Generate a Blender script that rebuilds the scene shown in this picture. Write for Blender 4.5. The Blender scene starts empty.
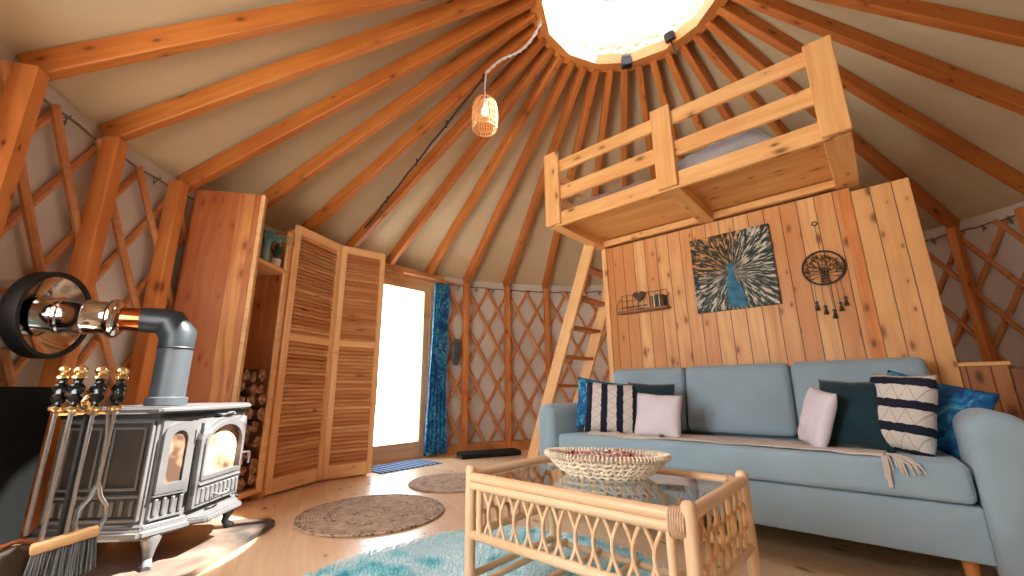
import bpy, bmesh, math, random
from mathutils import Vector, Matrix, noise
random.seed(7)
PI = math.pi
V = Vector
sc = bpy.context.scene
COL = sc.collection

# ------------------------------------------------------------------ camera, sky, sun, exposure
CZ = 0.72
cam_d = bpy.data.cameras.new('camera'); cam = bpy.data.objects.new('camera', cam_d); COL.objects.link(cam)
cam_d.sensor_width = 36; cam_d.lens = 412.0 / 1024 * 36; cam_d.clip_start = 0.02; cam_d.clip_end = 200
right = V((0.747, 0.665, -0.010)); fwd = V((-0.644, 0.727, 0.240)).normalized()
right = (right - fwd * right.dot(fwd)).normalized(); upv = right.cross(fwd)
cam.matrix_world = Matrix(((right.x, upv.x, -fwd.x, 0), (right.y, upv.y, -fwd.y, 0), (right.z, upv.z, -fwd.z, CZ), (0, 0, 0, 1)))
sc.camera = cam

w = bpy.data.worlds.new('sky'); sc.world = w; w.use_nodes = True
bg = w.node_tree.nodes['Background']; bg.inputs[0].default_value = (0.86, 0.93, 1.0, 1); bg.inputs[1].default_value = 6.2

sun_d = bpy.data.lights.new('sun', 'SUN'); sun = bpy.data.objects.new('sun', sun_d); COL.objects.link(sun)
sun_d.energy = 60; sun_d.angle = math.radians(0.6); sun_d.color = (1.0, 0.93, 0.82)
SUN_DIR = V((-1.78, -2.05, -3.6)).normalized()
sun.rotation_euler = SUN_DIR.to_track_quat('-Z', 'Y').to_euler(); sun.location = (2, 6, 8)

# fill light added in an unseen window opening behind the photographer
C0 = V((-0.907, 2.433, 0)); CR = V((-0.957, 2.443, 0))     # wall centre, ring centre
WIN = [(260, 1.2, 1.15, 78.0)]       # angle, width, height, power
for a, ww, hh, pw in WIN:
    ld = bpy.data.lights.new('added_window_fill', 'AREA'); lo = bpy.data.objects.new('added_window_fill', ld); COL.objects.link(lo)
    ld.shape = 'RECTANGLE'; ld.size = ww; ld.size_y = hh; ld.energy = pw; ld.color = (1.0, 0.95, 0.88)
    d = V((math.cos(math.radians(a)), math.sin(math.radians(a)), 0))
    lo.location = C0 + d * 3.30 + V((0, 0, 1.35))
    lo.rotation_euler = (-d).to_track_quat('-Z', 'Z').to_euler()

dl = bpy.data.lights.new('door_daylight', 'AREA'); do = bpy.data.objects.new('door_daylight', dl); COL.objects.link(do)
dl.shape = 'RECTANGLE'; dl.size = 0.8; dl.size_y = 1.8; dl.energy = 45; dl.color = (0.95, 0.97, 1.0)
do.location = (-4.25, 2.62, 1.1); do.rotation_euler = V((1, 0, 0)).to_track_quat('-Z', 'Z').to_euler()
vs = sc.view_settings; vs.view_transform = 'Standard'; vs.look = 'None'; vs.gamma = 1; vs.use_curve_mapping = False
vs.exposure = -0.28
sc.cycles.max_bounces = 10; sc.cycles.diffuse_bounces = 6

# ------------------------------------------------------------------ helpers
W = {}
def link(o, parent, M):
    COL.objects.link(o)
    W[o] = M.copy()
    if parent is not None:
        o.parent = parent; o.matrix_local = W[parent].inverted() @ M
    else:
        o.matrix_local = M
def T(x, y=0, z=0):
    return Matrix.Translation(V((x, y, z)) if not isinstance(x, Vector) else x)
def RZ(a): return Matrix.Rotation(a, 4, 'Z')
def RX(a): return Matrix.Rotation(a, 4, 'X')
def RY(a): return Matrix.Rotation(a, 4, 'Y')
def thing(name, label, cat, M=None, group=None):
    o = bpy.data.objects.new(name, None); o.empty_display_size = 0.1
    link(o, None, M if M is not None else Matrix())
    o['label'] = label; o['category'] = cat
    if group: o['group'] = group
    return o
def tag(o, label, cat, group=None, kind=None):
    o['label'] = label; o['category'] = cat
    if group: o['group'] = group
    if kind: o['kind'] = kind
    return o
def obj(name, bm, mat, parent=None, M=None, smooth=False):
    """geometry in bm is in the frame M (world by default); the parent keeps its own frame"""
    if M is None: M = W[parent] if parent is not None else Matrix()
    bmesh.ops.recalc_face_normals(bm, faces=bm.faces)
    me = bpy.data.meshes.new(name); bm.to_mesh(me); bm.free()
    me.materials.append(mat)
    if smooth:
        me.polygons.foreach_set('use_smooth', [True] * len(me.polygons))
        if smooth != 'all':
            me.set_sharp_from_angle(angle=math.radians(40))
    o = bpy.data.objects.new(name, me); link(o, parent, M)
    return o
def wobj(name, bm, mat, parent, smooth=False):
    """bm is in WORLD coordinates"""
    if parent is not None: bmesh.ops.transform(bm, matrix=W[parent].inverted(), verts=bm.verts)
    return obj(name, bm, mat, parent, None, smooth)
def struct(o, label=None):
    o['kind'] = 'structure'
    if label: o['label'] = label
    return o
def B(): return bmesh.new()
def box(bm, x0, x1, y0, y1, z0, z1, M=None, bev=0.0, seg=1):
    r = bmesh.ops.create_cube(bm, size=1.0)
    vs_ = r['verts']
    m = T((x0 + x1) / 2, (y0 + y1) / 2, (z0 + z1) / 2) @ Matrix.Diagonal((abs(x1 - x0), abs(y1 - y0), abs(z1 - z0), 1))
    bmesh.ops.transform(bm, matrix=m, verts=vs_)
    if bev > 0:
        es = list({e for v in vs_ for e in v.link_edges})
        r2 = bmesh.ops.bevel(bm, geom=es, offset=bev, segments=seg, profile=0.5, affect='EDGES')
        vs_ = list(set([v for v in vs_ if v.is_valid]) | set(r2['verts']))
    if M is not None: bmesh.ops.transform(bm, matrix=M, verts=vs_)
    return vs_
def frames(pts, closed=False):
    n = len(pts); ts = []
    for i in range(n):
        a = pts[(i - 1) % n] if (closed or i > 0) else pts[i]
        b = pts[(i + 1) % n] if (closed or i < n - 1) else pts[i]
        t = (b - a); ts.append(t.normalized() if t.length > 1e-9 else V((0, 0, 1)))
    ref = V((0, 0, 1)) if abs(ts[0].z) < 0.9 else V((1, 0, 0))
    nn = (ref - ts[0] * ref.dot(ts[0])).normalized(); out = []
    for t in ts:
        nn = (nn - t * nn.dot(t))
        nn = nn.normalized() if nn.length > 1e-6 else t.orthogonal().normalized()
        out.append((t, nn, t.cross(nn)))
    return out
def tube(bm, pts, r, seg=8, closed=False, cap=True):
    pts = [V(p) for p in pts]; fr = frames(pts, closed); rings = []
    for i, p in enumerate(pts):
        ri = r[i] if isinstance(r, (list, tuple)) else r
        t, a, b = fr[i]
        rings.append([bm.verts.new(p + (a * math.cos(2 * PI * k / seg) + b * math.sin(2 * PI * k / seg)) * ri) for k in range(seg)])
    n = len(rings)
    for i in range(n if closed else n - 1):
        A, Bq = rings[i], rings[(i + 1) % n]
        off = 0
        if closed and i == n - 1:
            off = min(range(seg), key=lambda s: (A[0].co - Bq[s].co).length)
        for k in range(seg):
            bm.faces.new((A[k], A[(k + 1) % seg], Bq[(k + 1 + off) % seg], Bq[(k + off) % seg]))
    if cap and not closed:
        bm.faces.new(rings[0][::-1]); bm.faces.new(rings[-1])
def lathe(bm, prof, seg=24, M=None):
    """prof: list of (r, z); axis Z"""
    rings = []
    new = []
    for r, z in prof:
        if r < 1e-5:
            v = bm.verts.new((0, 0, z)); rings.append([v]); new.append(v)
        else:
            rg = [bm.verts.new((r * math.cos(2 * PI * k / seg), r * math.sin(2 * PI * k / seg), z)) for k in range(seg)]
            rings.append(rg); new += rg
    for A, Bq in zip(rings, rings[1:]):
        for k in range(seg):
            if len(A) == 1 and len(Bq) == 1: continue
            if len(A) == 1: bm.faces.new((A[0], Bq[k], Bq[(k + 1) % seg]))
            elif len(Bq) == 1: bm.faces.new((A[k], A[(k + 1) % seg], Bq[0]))
            else: bm.faces.new((A[k], A[(k + 1) % seg], Bq[(k + 1) % seg], Bq[k]))
    if M is not None: bmesh.ops.transform(bm, matrix=M, verts=new)
def prism(bm, poly, z0, z1, M=None):
    a = [bm.verts.new((x, y, z0)) for x, y in poly]; b = [bm.verts.new((x, y, z1)) for x, y in poly]
    n = len(poly)
    bm.faces.new(a[::-1]); bm.faces.new(b)
    for i in range(n): bm.faces.new((a[i], a[(i + 1) % n], b[(i + 1) % n], b[i]))
    if M is not None: bmesh.ops.transform(bm, matrix=M, verts=a + b)
def align(p0, p1, up=V((0, 0, 1))):
    """frame at p0: X along p0->p1, Z close to up"""
    p0 = V(p0); x = (V(p1) - p0).normalized(); up = V(up)
    if abs(x.dot(up.normalized())) > 0.995: up = V((0, 1, 0))
    y = up.cross(x).normalized(); z = x.cross(y)
    return Matrix(((x.x, y.x, z.x, p0.x), (x.y, y.y, z.y, p0.y), (x.z, y.z, z.z, p0.z), (0, 0, 0, 1)))
def bar(name, p0, p1, wd, ht, mat, parent=None, up=(0, 0, 1), bev=0.004, ext=0.0):
    """a timber: wd across, ht along up; mesh in its own frame so the grain runs with it"""
    M = align(p0, p1, up); L = (V(p1) - V(p0)).length
    bm = B(); box(bm, -ext, L + ext, -wd / 2, wd / 2, -ht / 2, ht / 2, bev=bev)
    return obj(name, bm, mat, parent, M)
def rod(name, p0, p1, r, mat, parent=None, seg=10, taper=1.0):
    M = align(p0, p1); L = (V(p1) - V(p0)).length
    bm = B(); tube(bm, [(0, 0, 0), (L * .5, 0, 0), (L, 0, 0)], [r, r * (1 + taper) / 2, r * taper], seg)
    return obj(name, bm, mat, parent, M, smooth=True)

# ------------------------------------------------------------------ materials
def lin(c):
    return tuple(((v / 255) / 12.92 if v / 255 <= 0.04045 else ((v / 255 + 0.055) / 1.055) ** 2.4) for v in c) + (1,)
class NT:
    def __init__(s, name):
        s.m = bpy.data.materials.new(name); s.m.use_nodes = True; s.t = s.m.node_tree
        s.b = s.t.nodes['Principled BSDF']; s.out = s.t.nodes['Material Output']
    def n(s, typ, **k):
        nd = s.t.nodes.new(typ)
        for a, v in k.items():
            if a in ('i',):
                for kk, vv in v.items():
                    if isinstance(vv, bpy.types.NodeSocket): s.t.links.new(vv, nd.inputs[kk])
                    else: nd.inputs[kk].default_value = vv
            else: setattr(nd, a, v)
        return nd
    def l(s, a, b): s.t.links.new(a, b)
    def math(s, op, a, b=0.0, c=0.0):
        return s.n('ShaderNodeMath', operation=op, i={0: a, 1: b, 2: c}).outputs[0]
    def vmath(s, op, a, b):
        return s.n('ShaderNodeVectorMath', operation=op, i={0: a, 1: b}).outputs[0]
    def mix(s, f, a, b, blend='MIX'):
        nd = s.n('ShaderNodeMix', data_type='RGBA', blend_type=blend)
        for k, v in ((0, f), (6, a), (7, b)):
            if isinstance(v, bpy.types.NodeSocket): s.l(v, nd.inputs[k])
            else: nd.inputs[k].default_value = v
        return nd.outputs[2]
    def ramp(s, f, stops):
        nd = s.n('ShaderNodeValToRGB', i={0: f}); e = nd.color_ramp.elements
        while len(e) < len(stops): e.new(0.5)
        for q, (p, c) in zip(e, stops):
            q.position = p; q.color = c if len(c) == 4 else tuple(c) + (1,)
        return nd.outputs[0]
    def bump(s, h, st=0.3, d=0.01):
        bn = s.n('ShaderNodeBump', i={'Strength': st, 'Distance': d, 'Height': h}); s.l(bn.outputs[0], s.b.inputs['Normal'])
    def coords(s): return s.n('ShaderNodeTexCoord').outputs['Object']

def wood(name, base, dark, axis='X', plank=None, plank_axis='Y', rough=0.5, knots=0.6, vary=0.35, knot_s=1.0, groove=True, deep=None, coat=0.0):
    """pine: grain runs along axis; plank = width of one board across plank_axis"""
    s = NT(name); co = s.coords()
    sep = s.n('ShaderNodeSeparateXYZ', i={0: co}); ax = dict(zip('XYZ', sep.outputs))
    oi = s.n('ShaderNodeObjectInfo').outputs['Random']
    cr = [a for a in 'XYZ' if a != axis]
    u, p, q = ax[axis], ax[cr[0]], ax[cr[1]]
    tone = oi
    off = s.math('MULTIPLY', oi, 37.0)
    if plank:
        pi_ = s.math('FLOOR', s.math('DIVIDE', ax[plank_axis], plank))
        wn = s.n('ShaderNodeTexWhiteNoise', noise_dimensions='1D', i={'W': s.math('ADD', pi_, 0.37)}).outputs[0]
        tone = wn; off = s.math('ADD', off, s.math('MULTIPLY', wn, 53.0))
    vec = s.n('ShaderNodeCombineXYZ', i={0: s.math('ADD', u, off), 1: s.math('ADD', p, off), 2: q}).outputs[0]
    # gentle bend of the grain
    bend = s.n('ShaderNodeTexNoise', i={'Vector': vec, 'Scale': 1.6, 'Detail': 1.0}).outputs[0]
    v2 = s.n('ShaderNodeCombineXYZ', i={0: s.math('MULTIPLY', s.math('ADD', u, off), 1.2), 1: s.math('MULTIPLY', s.math('ADD', s.math('ADD', p, off), s.math('MULTIPLY', bend, 0.09)), 30.0), 2: s.math('MULTIPLY', q, 30.0)}).outputs[0]
    g = s.n('ShaderNodeTexNoise', i={'Vector': v2, 'Scale': 1.0, 'Detail': 3.0, 'Roughness': 0.55}).outputs[0]
    g2 = s.n('ShaderNodeTexNoise', i={'Vector': vec, 'Scale': 2.2, 'Detail': 2.0}).outputs[0]
    lo = tuple(a * (1 - vary) + b * vary for a, b in zip(lin(base), lin(dark)))
    c = s.mix(s.math('MULTIPLY', tone, 0.9), lin(base), lo)
    gf = s.n('ShaderNodeMapRange', i={0: g, 1: 0.42, 2: 0.72, 3: 0.0, 4: 0.75}).outputs[0]
    c = s.mix(gf, c, lin(dark))
    gf2 = s.n('ShaderNodeMapRange', i={0: g2, 1: 0.45, 2: 0.75, 3: 0.0, 4: 0.65}).outputs[0]
    c = s.mix(gf2, c, lin(dark))
    if knots > 0:
        kv = s.n('ShaderNodeCombineXYZ', i={0: s.math('MULTIPLY', s.math('ADD', u, off), 4.6 * knot_s), 1: s.math('MULTIPLY', s.math('ADD', s.math('ADD', p, q), off), 10.0 * knot_s)}).outputs[0]
        vo = s.n('ShaderNodeTexVoronoi', voronoi_dimensions='2D', i={'Vector': kv, 'Scale': 1.0, 'Randomness': 1.0})
        sg = s.n('ShaderNodeSeparateColor', i={0: vo.outputs['Color']}).outputs[1]
        kd = s.math('ADD', s.math('DIVIDE', vo.outputs['Distance'], s.math('ADD', .35, sg)), s.math('MULTIPLY', s.math('SUBTRACT', g, 0.5), 0.28))
        sepc = s.n('ShaderNodeSeparateColor', i={0: vo.outputs['Color']}).outputs[0]
        on = s.math('LESS_THAN', sepc, knots)
        kf = s.n('ShaderNodeMapRange', i={0: kd, 1: 0.03, 2: 0.16, 3: 0.85, 4: 0.0}).outputs[0]
        hf = s.n('ShaderNodeMapRange', i={0: kd, 1: 0.1, 2: 0.42, 3: 0.5, 4: 0.0}).outputs[0]
        c = s.mix(s.math('MULTIPLY', hf, on), c, lin(dark))
        c = s.mix(s.math('MULTIPLY', kf, on), c, lin(deep or tuple(int(v * 0.45) for v in dark)))
    hgt = g
    if plank and groove:
        fr = s.math('FRACT', s.math('DIVIDE', ax[plank_axis], plank))
        d = s.math('ABSOLUTE', s.math('SUBTRACT', fr, 0.5))
        gr = s.n('ShaderNodeMapRange', i={0: d, 1: 0.5 - 0.0035 / plank, 2: 0.5 - 0.0012 / plank, 3: 0.0, 4: 1.0}).outputs[0]
        c = s.mix(s.math('MULTIPLY', gr, 0.8), c, lin(tuple(int(v * 0.35) for v in dark)))
        hgt = s.math('SUBTRACT', s.math('MULTIPLY', g, 0.15), gr)
        s.bump(hgt, 0.6, 0.004)
    else:
        s.bump(hgt, 0.12, 0.004)
    s.l(c, s.b.inputs['Base Color']); s.b.inputs['Roughness'].default_value = rough
    if coat: s.b.inputs['Coat Weight'].default_value = coat; s.b.inputs['Coat Roughness'].default_value = .28
    return s.m
def plain(name, c, rough=0.6, metal=0.0, var=0.15, scale=8.0, bump=0.0, bscale=None, spec=None, sheen=0.0):
    s = NT(name); co = s.coords()
    nz = s.n('ShaderNodeTexNoise', i={'Vector': co, 'Scale': scale, 'Detail': 3.0}).outputs[0]
    c = lin(c); d = tuple(v * (1 - var * 1.6) for v in c[:3]) + (1,); e = tuple(min(1, v * (1 + var)) for v in c[:3]) + (1,)
    s.l(s.ramp(nz, [(0.3, d), (0.7, e)]), s.b.inputs['Base Color'])
    s.b.inputs['Roughness'].default_value = rough; s.b.inputs['Metallic'].default_value = metal
    if spec is not None: s.b.inputs['Specular IOR Level'].default_value = spec
    if sheen: s.b.inputs['Sheen Weight'].default_value = sheen
    if bump:
        nb = s.n('ShaderNodeTexNoise', i={'Vector': co, 'Scale': bscale or 120.0, 'Detail': 2.0}).outputs[0]
        s.bump(nb, bump, 0.003)
    return s.m

RAFT = wood('rafter_pine', (204, 128, 56), (166, 86, 30), knots=0.35, vary=0.5, rough=0.55)
POST = wood('post_pine', (228, 154, 84), (190, 108, 48), knots=0.4, vary=0.5, rough=0.55)
LATH = wood('lath_wood', (226, 164, 108), (190, 120, 72), knots=0.2, vary=0.6, rough=0.6)
LOFT = wood('loft_pine', (240, 192, 130), (216, 150, 84), knots=0.45, vary=0.35, rough=0.5)
LOFTUND = wood('loft_board_pine', (238, 186, 118), (212, 144, 76), plank=0.088, plank_axis='Y', knots=0.5, vary=0.4, groove=False)
PLANKS = wood('wall_plank_pine', (238, 192, 132), (204, 132, 74), axis='Z', plank=0.098, plank_axis='X', knots=0.42, vary=0.9, deep=(120, 62, 28))
PANEL = wood('tall_panel_pine', (222, 148, 84), (180, 92, 42), axis='Z', plank=0.092, plank_axis='Y', knots=0.42, vary=1.0, groove=False, deep=(120, 52, 24))
LOUV = wood('louvre_pine', (246, 196, 134), (190, 114, 60), axis='X', knots=0.1, vary=0.9)
LOUVF = wood('door_frame_pine', (246, 200, 144), (224, 164, 106), axis='X', knots=0.12, vary=0.4)
CAB = wood('cabinet_pine', (226, 164, 104), (186, 116, 64), axis='Z', plank=0.06, plank_axis='X', knots=0.2, vary=0.5)
LADD = wood('ladder_pine', (242, 202, 146), (222, 166, 104), knots=0.3, vary=0.3)
FLOORM = wood('floor_pine', (244, 216, 180), (228, 186, 142), axis='X', plank=0.14, plank_axis='Y', rough=0.36, knots=0.25, vary=0.2, knot_s=0.8, groove=False, coat=0.45)
DOORW = wood('door_pine', (222, 190, 150), (196, 152, 104), axis='X', knots=0.1, vary=0.2)
RATTAN = wood('rattan', (238, 208, 172), (216, 172, 126), axis='X', knots=0.1, vary=0.25, rough=0.42)
RATD = plain('rattan_shade', (220, 172, 116), 0.45, var=0.2, scale=20)
BIND = plain('rattan_binding', (206, 172, 142), 0.6, var=0.15, scale=60)
CANV = plain('roof_canvas', (206, 190, 156), 0.9, var=0.06, scale=1.3, bump=0.15, bscale=5)
CANW = plain('wall_canvas', (212, 208, 198), 0.9, var=0.07, scale=1.6, bump=0.15, bscale=6)
IRON = plain('black_iron', (22, 24, 26), 0.55, var=0.2, scale=12)
BLACKM = plain('matt_black_steel', (4, 6, 7), 0.7, var=0.1, scale=3, spec=.15)
STEELP = plain('grey_stove_pipe', (58, 64, 70), 0.45, metal=0.1, var=0.08, scale=3)
STOVE = plain('grey_cast_iron', (92, 92, 94), 0.36, metal=0.2, var=0.08, scale=7, bump=0.08, bscale=90)
STOVED = plain('dark_grill_iron', (52, 47, 42), 0.5, metal=0.2, var=0.15, scale=9)
CHROME = plain('polished_steel', (205, 200, 195), 0.09, metal=1.0, var=0.03, scale=2)
BRUSHED = plain('tool_steel', (190, 190, 192), 0.22, metal=0.9, var=0.05)
BRASS = plain('brass', (236, 204, 150), 0.2, metal=1.0, var=0.08)
SOFA = plain('sky_blue_upholstery', (150, 176, 192), 0.92, var=0.05, scale=5, bump=0.25, bscale=420, sheen=0.2)
THROW = plain('beige_throw', (214, 204, 196), 0.95, var=0.08, scale=9, bump=0.4, bscale=160)
PGREY = plain('pale_grey_fabric', (222, 216, 226), 0.95, var=0.05, scale=6, bump=0.2, bscale=200)
TEAL = plain('dark_teal_fabric', (10, 48, 58), 0.95, var=0.25, scale=7, bump=0.4, bscale=90, sheen=0.3)
CREAM = plain('cream_cord', (236, 222, 198), 0.9, var=0.12, scale=40)
WHITE = plain('white_ceramic', (222, 220, 218), 0.5, var=0.03)
BEDG = plain('grey_bedding', (158, 152, 150), 0.95, var=0.12, scale=4, bump=0.3, bscale=14)
MATT = plain('lavender_grey_mattress', (172, 172, 196), 0.95, var=0.05)
BARK = plain('log_bark', (92, 58, 40), 0.9, var=0.4, scale=20, bump=0.6, bscale=40)
BARKP = plain('split_log_face', (196, 132, 92), 0.85, var=0.25, scale=14, bump=0.3, bscale=50)
PADB = plain('black_floor_pad', (24, 28, 28), 0.95, var=0.2, scale=12)
WHITEL = plain('sunlit_white_lath', (236, 228, 210), 0.6, var=0.03)  # near-white colour carries the sunlit, overexposed look of the crown

# ------------------------------------------------------------------ ground, floor, canvas
def ring_pts(r, a0, a1, n, z=0.0):
    return [V((C0.x + r * math.cos(math.radians(a0 + (a1 - a0) * i / n)), C0.y + r * math.sin(math.radians(a0 + (a1 - a0) * i / n)), z)) for i in range(n + 1)]
bm = B(); lathe(bm, [(0, -0.22), (60, -0.22)], 48, T(C0))
struct(obj('ground', bm, plain('overexposed_pale_ground', (214, 214, 206), 0.95, var=0.1, scale=0.6)))  # pale colour stands for the overexposed white outdoors
bm = B(); lathe(bm, [(0, -0.06), (3.26, -0.06), (3.26, 0.0), (0, 0.0)], 96)
struct(obj('floor', bm, FLOORM, None, T(C0) @ RZ(math.radians(-22))), 'light pine plank floor of the yurt')

RW = 3.215; HW = 2.135; RR = 0.74; HR = 3.66
openings = [(168.2, 183.4, 0.0, 2.02)] + [(a - math.degrees(ww / 2 / RW), a + math.degrees(ww / 2 / RW), 1.35 - hh / 2, 1.35 + hh / 2) for a, ww, hh, pw in WIN]
def wall_quads(bm, a0, a1):
    cuts = sorted({a0, a1} | {c for o in openings for c in o[:2] if a0 < c < a1})
    for s0, s1 in zip(cuts, cuts[1:]):
        n = max(1, round((s1 - s0) / 2)); mid = (s0 + s1) / 2
        zr = [(-0.05, HW)]
        for o in openings:
            if o[0] < mid < o[1]: zr = [(-0.05, o[2]), (o[3], HW)]
        for z0, z1 in zr:
            if z1 - z0 < 0.08: continue
            lo = ring_pts(RW, s0, s1, n, z0); hi = ring_pts(RW, s0, s1, n, z1)
            lv = [bm.verts.new(p) for p in lo]; hv = [bm.verts.new(p) for p in hi]
            for i in range(n): bm.faces.new((lv[i], lv[i + 1], hv[i + 1], hv[i]))
for nm, a0, a1, lb in (('wall_left', 185, 260, 'grey canvas wall section behind the stove'), ('wall_back', 90, 185, 'grey canvas wall section beside the glass door'),
                       ('wall_right', 0, 90, 'dark canvas wall section at the far right'), ('wall_front', 260, 360, 'canvas wall section behind the camera')):
    bm = B(); wall_quads(bm, a0, a1); bmesh.ops.remove_doubles(bm, verts=bm.verts, dist=1e-4)
    o = obj(nm, bm, CANW); struct(o, lb)
    so = o.modifiers.new('thick', 'SOLIDIFY'); so.thickness = 0.02; so.offset = 0
# roof canvas, sagging slightly between the rafters
RAF = [160.6 + 9.8 * k for k in range(7)] + [229.6, 238.4, 249, 258, 268, 278, 288, 298, 308, 318, 328, 338, 348, 358] + [150.4 - 10.05 * k for k in range(15)]
RAF = sorted(a % 360 for a in RAF)
bm = B(); NA = 216; rows = []
for j in range(13):
    f_ = j / 12; r = 3.26 + (RR - 3.26) * f_; z = 2.08 + (HR - 2.02) * f_
    row = []
    for i in range(NA):
        a = 360 * i / NA; dmin = min(abs((a - q + 180) % 360 - 180) for q in RAF)
        sag = 0.035 * math.sin(PI * f_) * min(1, dmin / 5.0) * (0.7 + 0.6 * noise.noise(V((a * .05, f_ * 3, 0))))
        cc_ = C0.lerp(CR, f_)
        row.append(bm.verts.new((cc_.x + r * math.cos(math.radians(a)), cc_.y + r * math.sin(math.radians(a)), z + 0.02 - sag + 0.0)))
    rows.append(row)
for A, Bq in zip(rows, rows[1:]):
    for i in range(NA): bm.faces.new((A[i], A[(i + 1) % NA], Bq[(i + 1) % NA], Bq[i]))
struct(obj('ceiling', bm, CANV, smooth='all'), 'beige canvas roof stretched over the rafters')
# skirting board round the back wall
for nm, a0, a1 in (('baseboard_back', 112, 166.8), ('baseboard_left', 186, 262), ('baseboard_right', 5, 88)):
    bm = B(); n = 40
    P = [ring_pts(r, a0, a1, n, z) for r, z in ((3.09, 0), (3.09, 0.11), (3.18, 0.11), (3.18, 0))]
    rr = [[bm.verts.new(p) for p in q] for q in P]
    for i in range(n):
        for k in range(4): bm.faces.new((rr[k][i], rr[k][i + 1], rr[(k + 1) % 4][i + 1], rr[(k + 1) % 4][i]))
    bm.faces.new([rr[k][0] for k in range(4)]); bm.faces.new([rr[k][n] for k in range(4)][::-1])
    struct(obj(nm, bm, plain(nm + '_wood', (198, 134, 78), 0.55, var=0.2, scale=6)))

# ------------------------------------------------------------------ rafters, posts, crown ring
def rad(a): return V((math.cos(math.radians(a)), math.sin(math.radians(a)), 0))
def rafter_label(a):
    where = {238.4: 'meeting the leftmost post at the left edge of the view', 229.6: 'ending on the post left of the tall pine panel',
             219.4: 'ending just above the top left corner of the tall pine panel', 209.6: 'coming down behind the top right corner of the tall pine panel',
             199.8: 'ending above the top left corner of the louvred wardrobe', 190.0: 'ending above the right louvred door, black cable on it',
             180.2: 'ending between the louvred wardrobe and the glass door', 170.4: 'ending above the right side of the glass door',
             160.6: 'resting on the post right of the blue curtain', 150.4: 'resting on the middle post of the back lattice',
             140.4: 'resting on the post just left of the ladder', 130.3: 'coming down behind the top of the ladder',
             120.2: 'passing behind the left half of the loft railing', 110.2: 'with its top end just left of the middle loft railing post',
             100.2: 'with its top end just right of the middle loft railing post', 90.1: 'behind the right half of the railing, third left of the end post',
             80.0: 'behind the right half of the railing, second left of the end post', 70.0: 'crossing just left of the right end post of the loft railing',
             60.0: 'passing behind the right end post of the loft railing', 49.9: 'first one wholly clear to the right of the loft',
             39.8: 'second one wholly clear to the right of the loft', 29.8: 'uppermost one in the top right corner of the view'}
    k = min(where, key=lambda q: abs(q - a))
    if abs(k - a) < 1.2: return 'pine rafter ' + where[k]
    return None
for a in RAF:
    d = rad(a)
    p0 = C0 + d * 3.17 + V((0, 0, 2.09)); p1 = CR + d * 0.735 + V((0, 0, 3.585))
    o = bar('rafter', p0, p1, 0.058, 0.115, RAFT, None, bev=0.006)
    lb = rafter_label(a)
    tag(o, lb or 'orange pine roof rafter behind the camera, outside the view', 'rafter', 'pine roof rafters running up to the skylight ring')
POSTS = {239.4: 'broad pine wall post at the left edge beside the steel chimney', 229.8: 'pine wall post standing behind the polished chimney pipe',
         221.0: 'pine wall post right behind the left side of the tall pine panel', 160.8: 'pine wall post beside the blue curtain',
         150.3: 'pine wall post in the middle of the back lattice, above the black pad', 140.2: 'pine wall post just left of the ladder',
         60.0: 'pine wall post in the dark right of the plank partition', 52.0: 'pine wall post at the dark right edge'}
for a, lb in POSTS.items():
    d = rad(a); tdir = V((-d.y, d.x, 0)); c = C0 + d * 3.11
    wd = 0.075 if a > 200 else 0.058
    o = bar('wall_post', c, c + V((0, 0, 2.06)), wd, 0.085, POST, None, up=d, bev=0.006)
    tag(o, lb, 'post', 'pine posts carrying the rafters')

def curved_lath(rr_, a0, a1, z0, z1, r, n=10):
    pts = [C0 + rad(a0 + (a1 - a0) * i / n) * rr_ + V((0, 0, z0 + (z1 - z0) * i / n)) for i in range(n + 1)]
    bm = B(); tube(bm, pts, r, 7); return bm
def lattice(name_label, a0, a1, step=5.0, span=20.5):
    t = thing('lattice_wall', name_label, 'wall lattice', T(C0 + rad((a0 + a1) / 2) * 3.13))
    ztop = 1.98
    for sgn, rr_ in ((1, 3.160), (-1, 3.188)):
        k = math.floor((a0 - span) / step)
        while k * step < a1 + span:
            s0 = k * step; k += 1
            # clip the lath to the section
            f0, f1 = 0.0, 1.0
            b0, b1 = s0, s0 + sgn * span
            for lim, side in ((a0, -1), (a1, 1)):
                fx = (lim - b0) / (b1 - b0)
                if side < 0:
                    if sgn > 0: f0 = max(f0, fx)
                    else: f1 = min(f1, fx)
                else:
                    if sgn > 0: f1 = min(f1, fx)
                    else: f0 = max(f0, fx)
            if f1 - f0 < 0.06: continue
            bmx = curved_lath(rr_, b0 + (b1 - b0) * f0, b0 + (b1 - b0) * f1, 0.03 + (ztop - 0.03) * f0, 0.03 + (ztop + 0.06 - 0.03) * f1, 0.0195)
            wobj('lath', bmx, LATH, t, smooth=True)
    return t
lattice('diagonal wooden lattice with pale canvas behind it, left of and behind the stove', 205, 262)
lattice('diagonal wooden lattice on the back wall between curtain and ladder', 122, 166.5)
lattice('diagonal wooden lattice in the dark at the right edge', 36, 66)
def rope(a0, a1, label):
    pts = [C0 + rad(a0 + (a1 - a0) * i / 40) * 3.165 + V((0, 0, 2.03 + 0.006 * math.sin(i * 1.7))) for i in range(41)]
    bm = B(); tube(bm, pts, 0.007, 6)
    for i in range(0, 41, 4):
        p = pts[i]; 
        for s in range(3):
            q = [p + V((random.uniform(-.02, .02), random.uniform(-.02, .02), random.uniform(-.06, .02))) for _ in range(3)]
            tube(bm, [p] + q, 0.003, 5)
    tag(obj('lashing_rope', bm, plain('grey_rope', (120, 112, 104), 0.9)), label, 'rope')
rope(206, 262, 'grey rope with knots lashed along the top of the left lattice')
rope(122, 167, 'grey rope lashed along the top of the back lattice')
rope(36, 66, 'grey rope lashed along the top of the dark right lattice')

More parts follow.
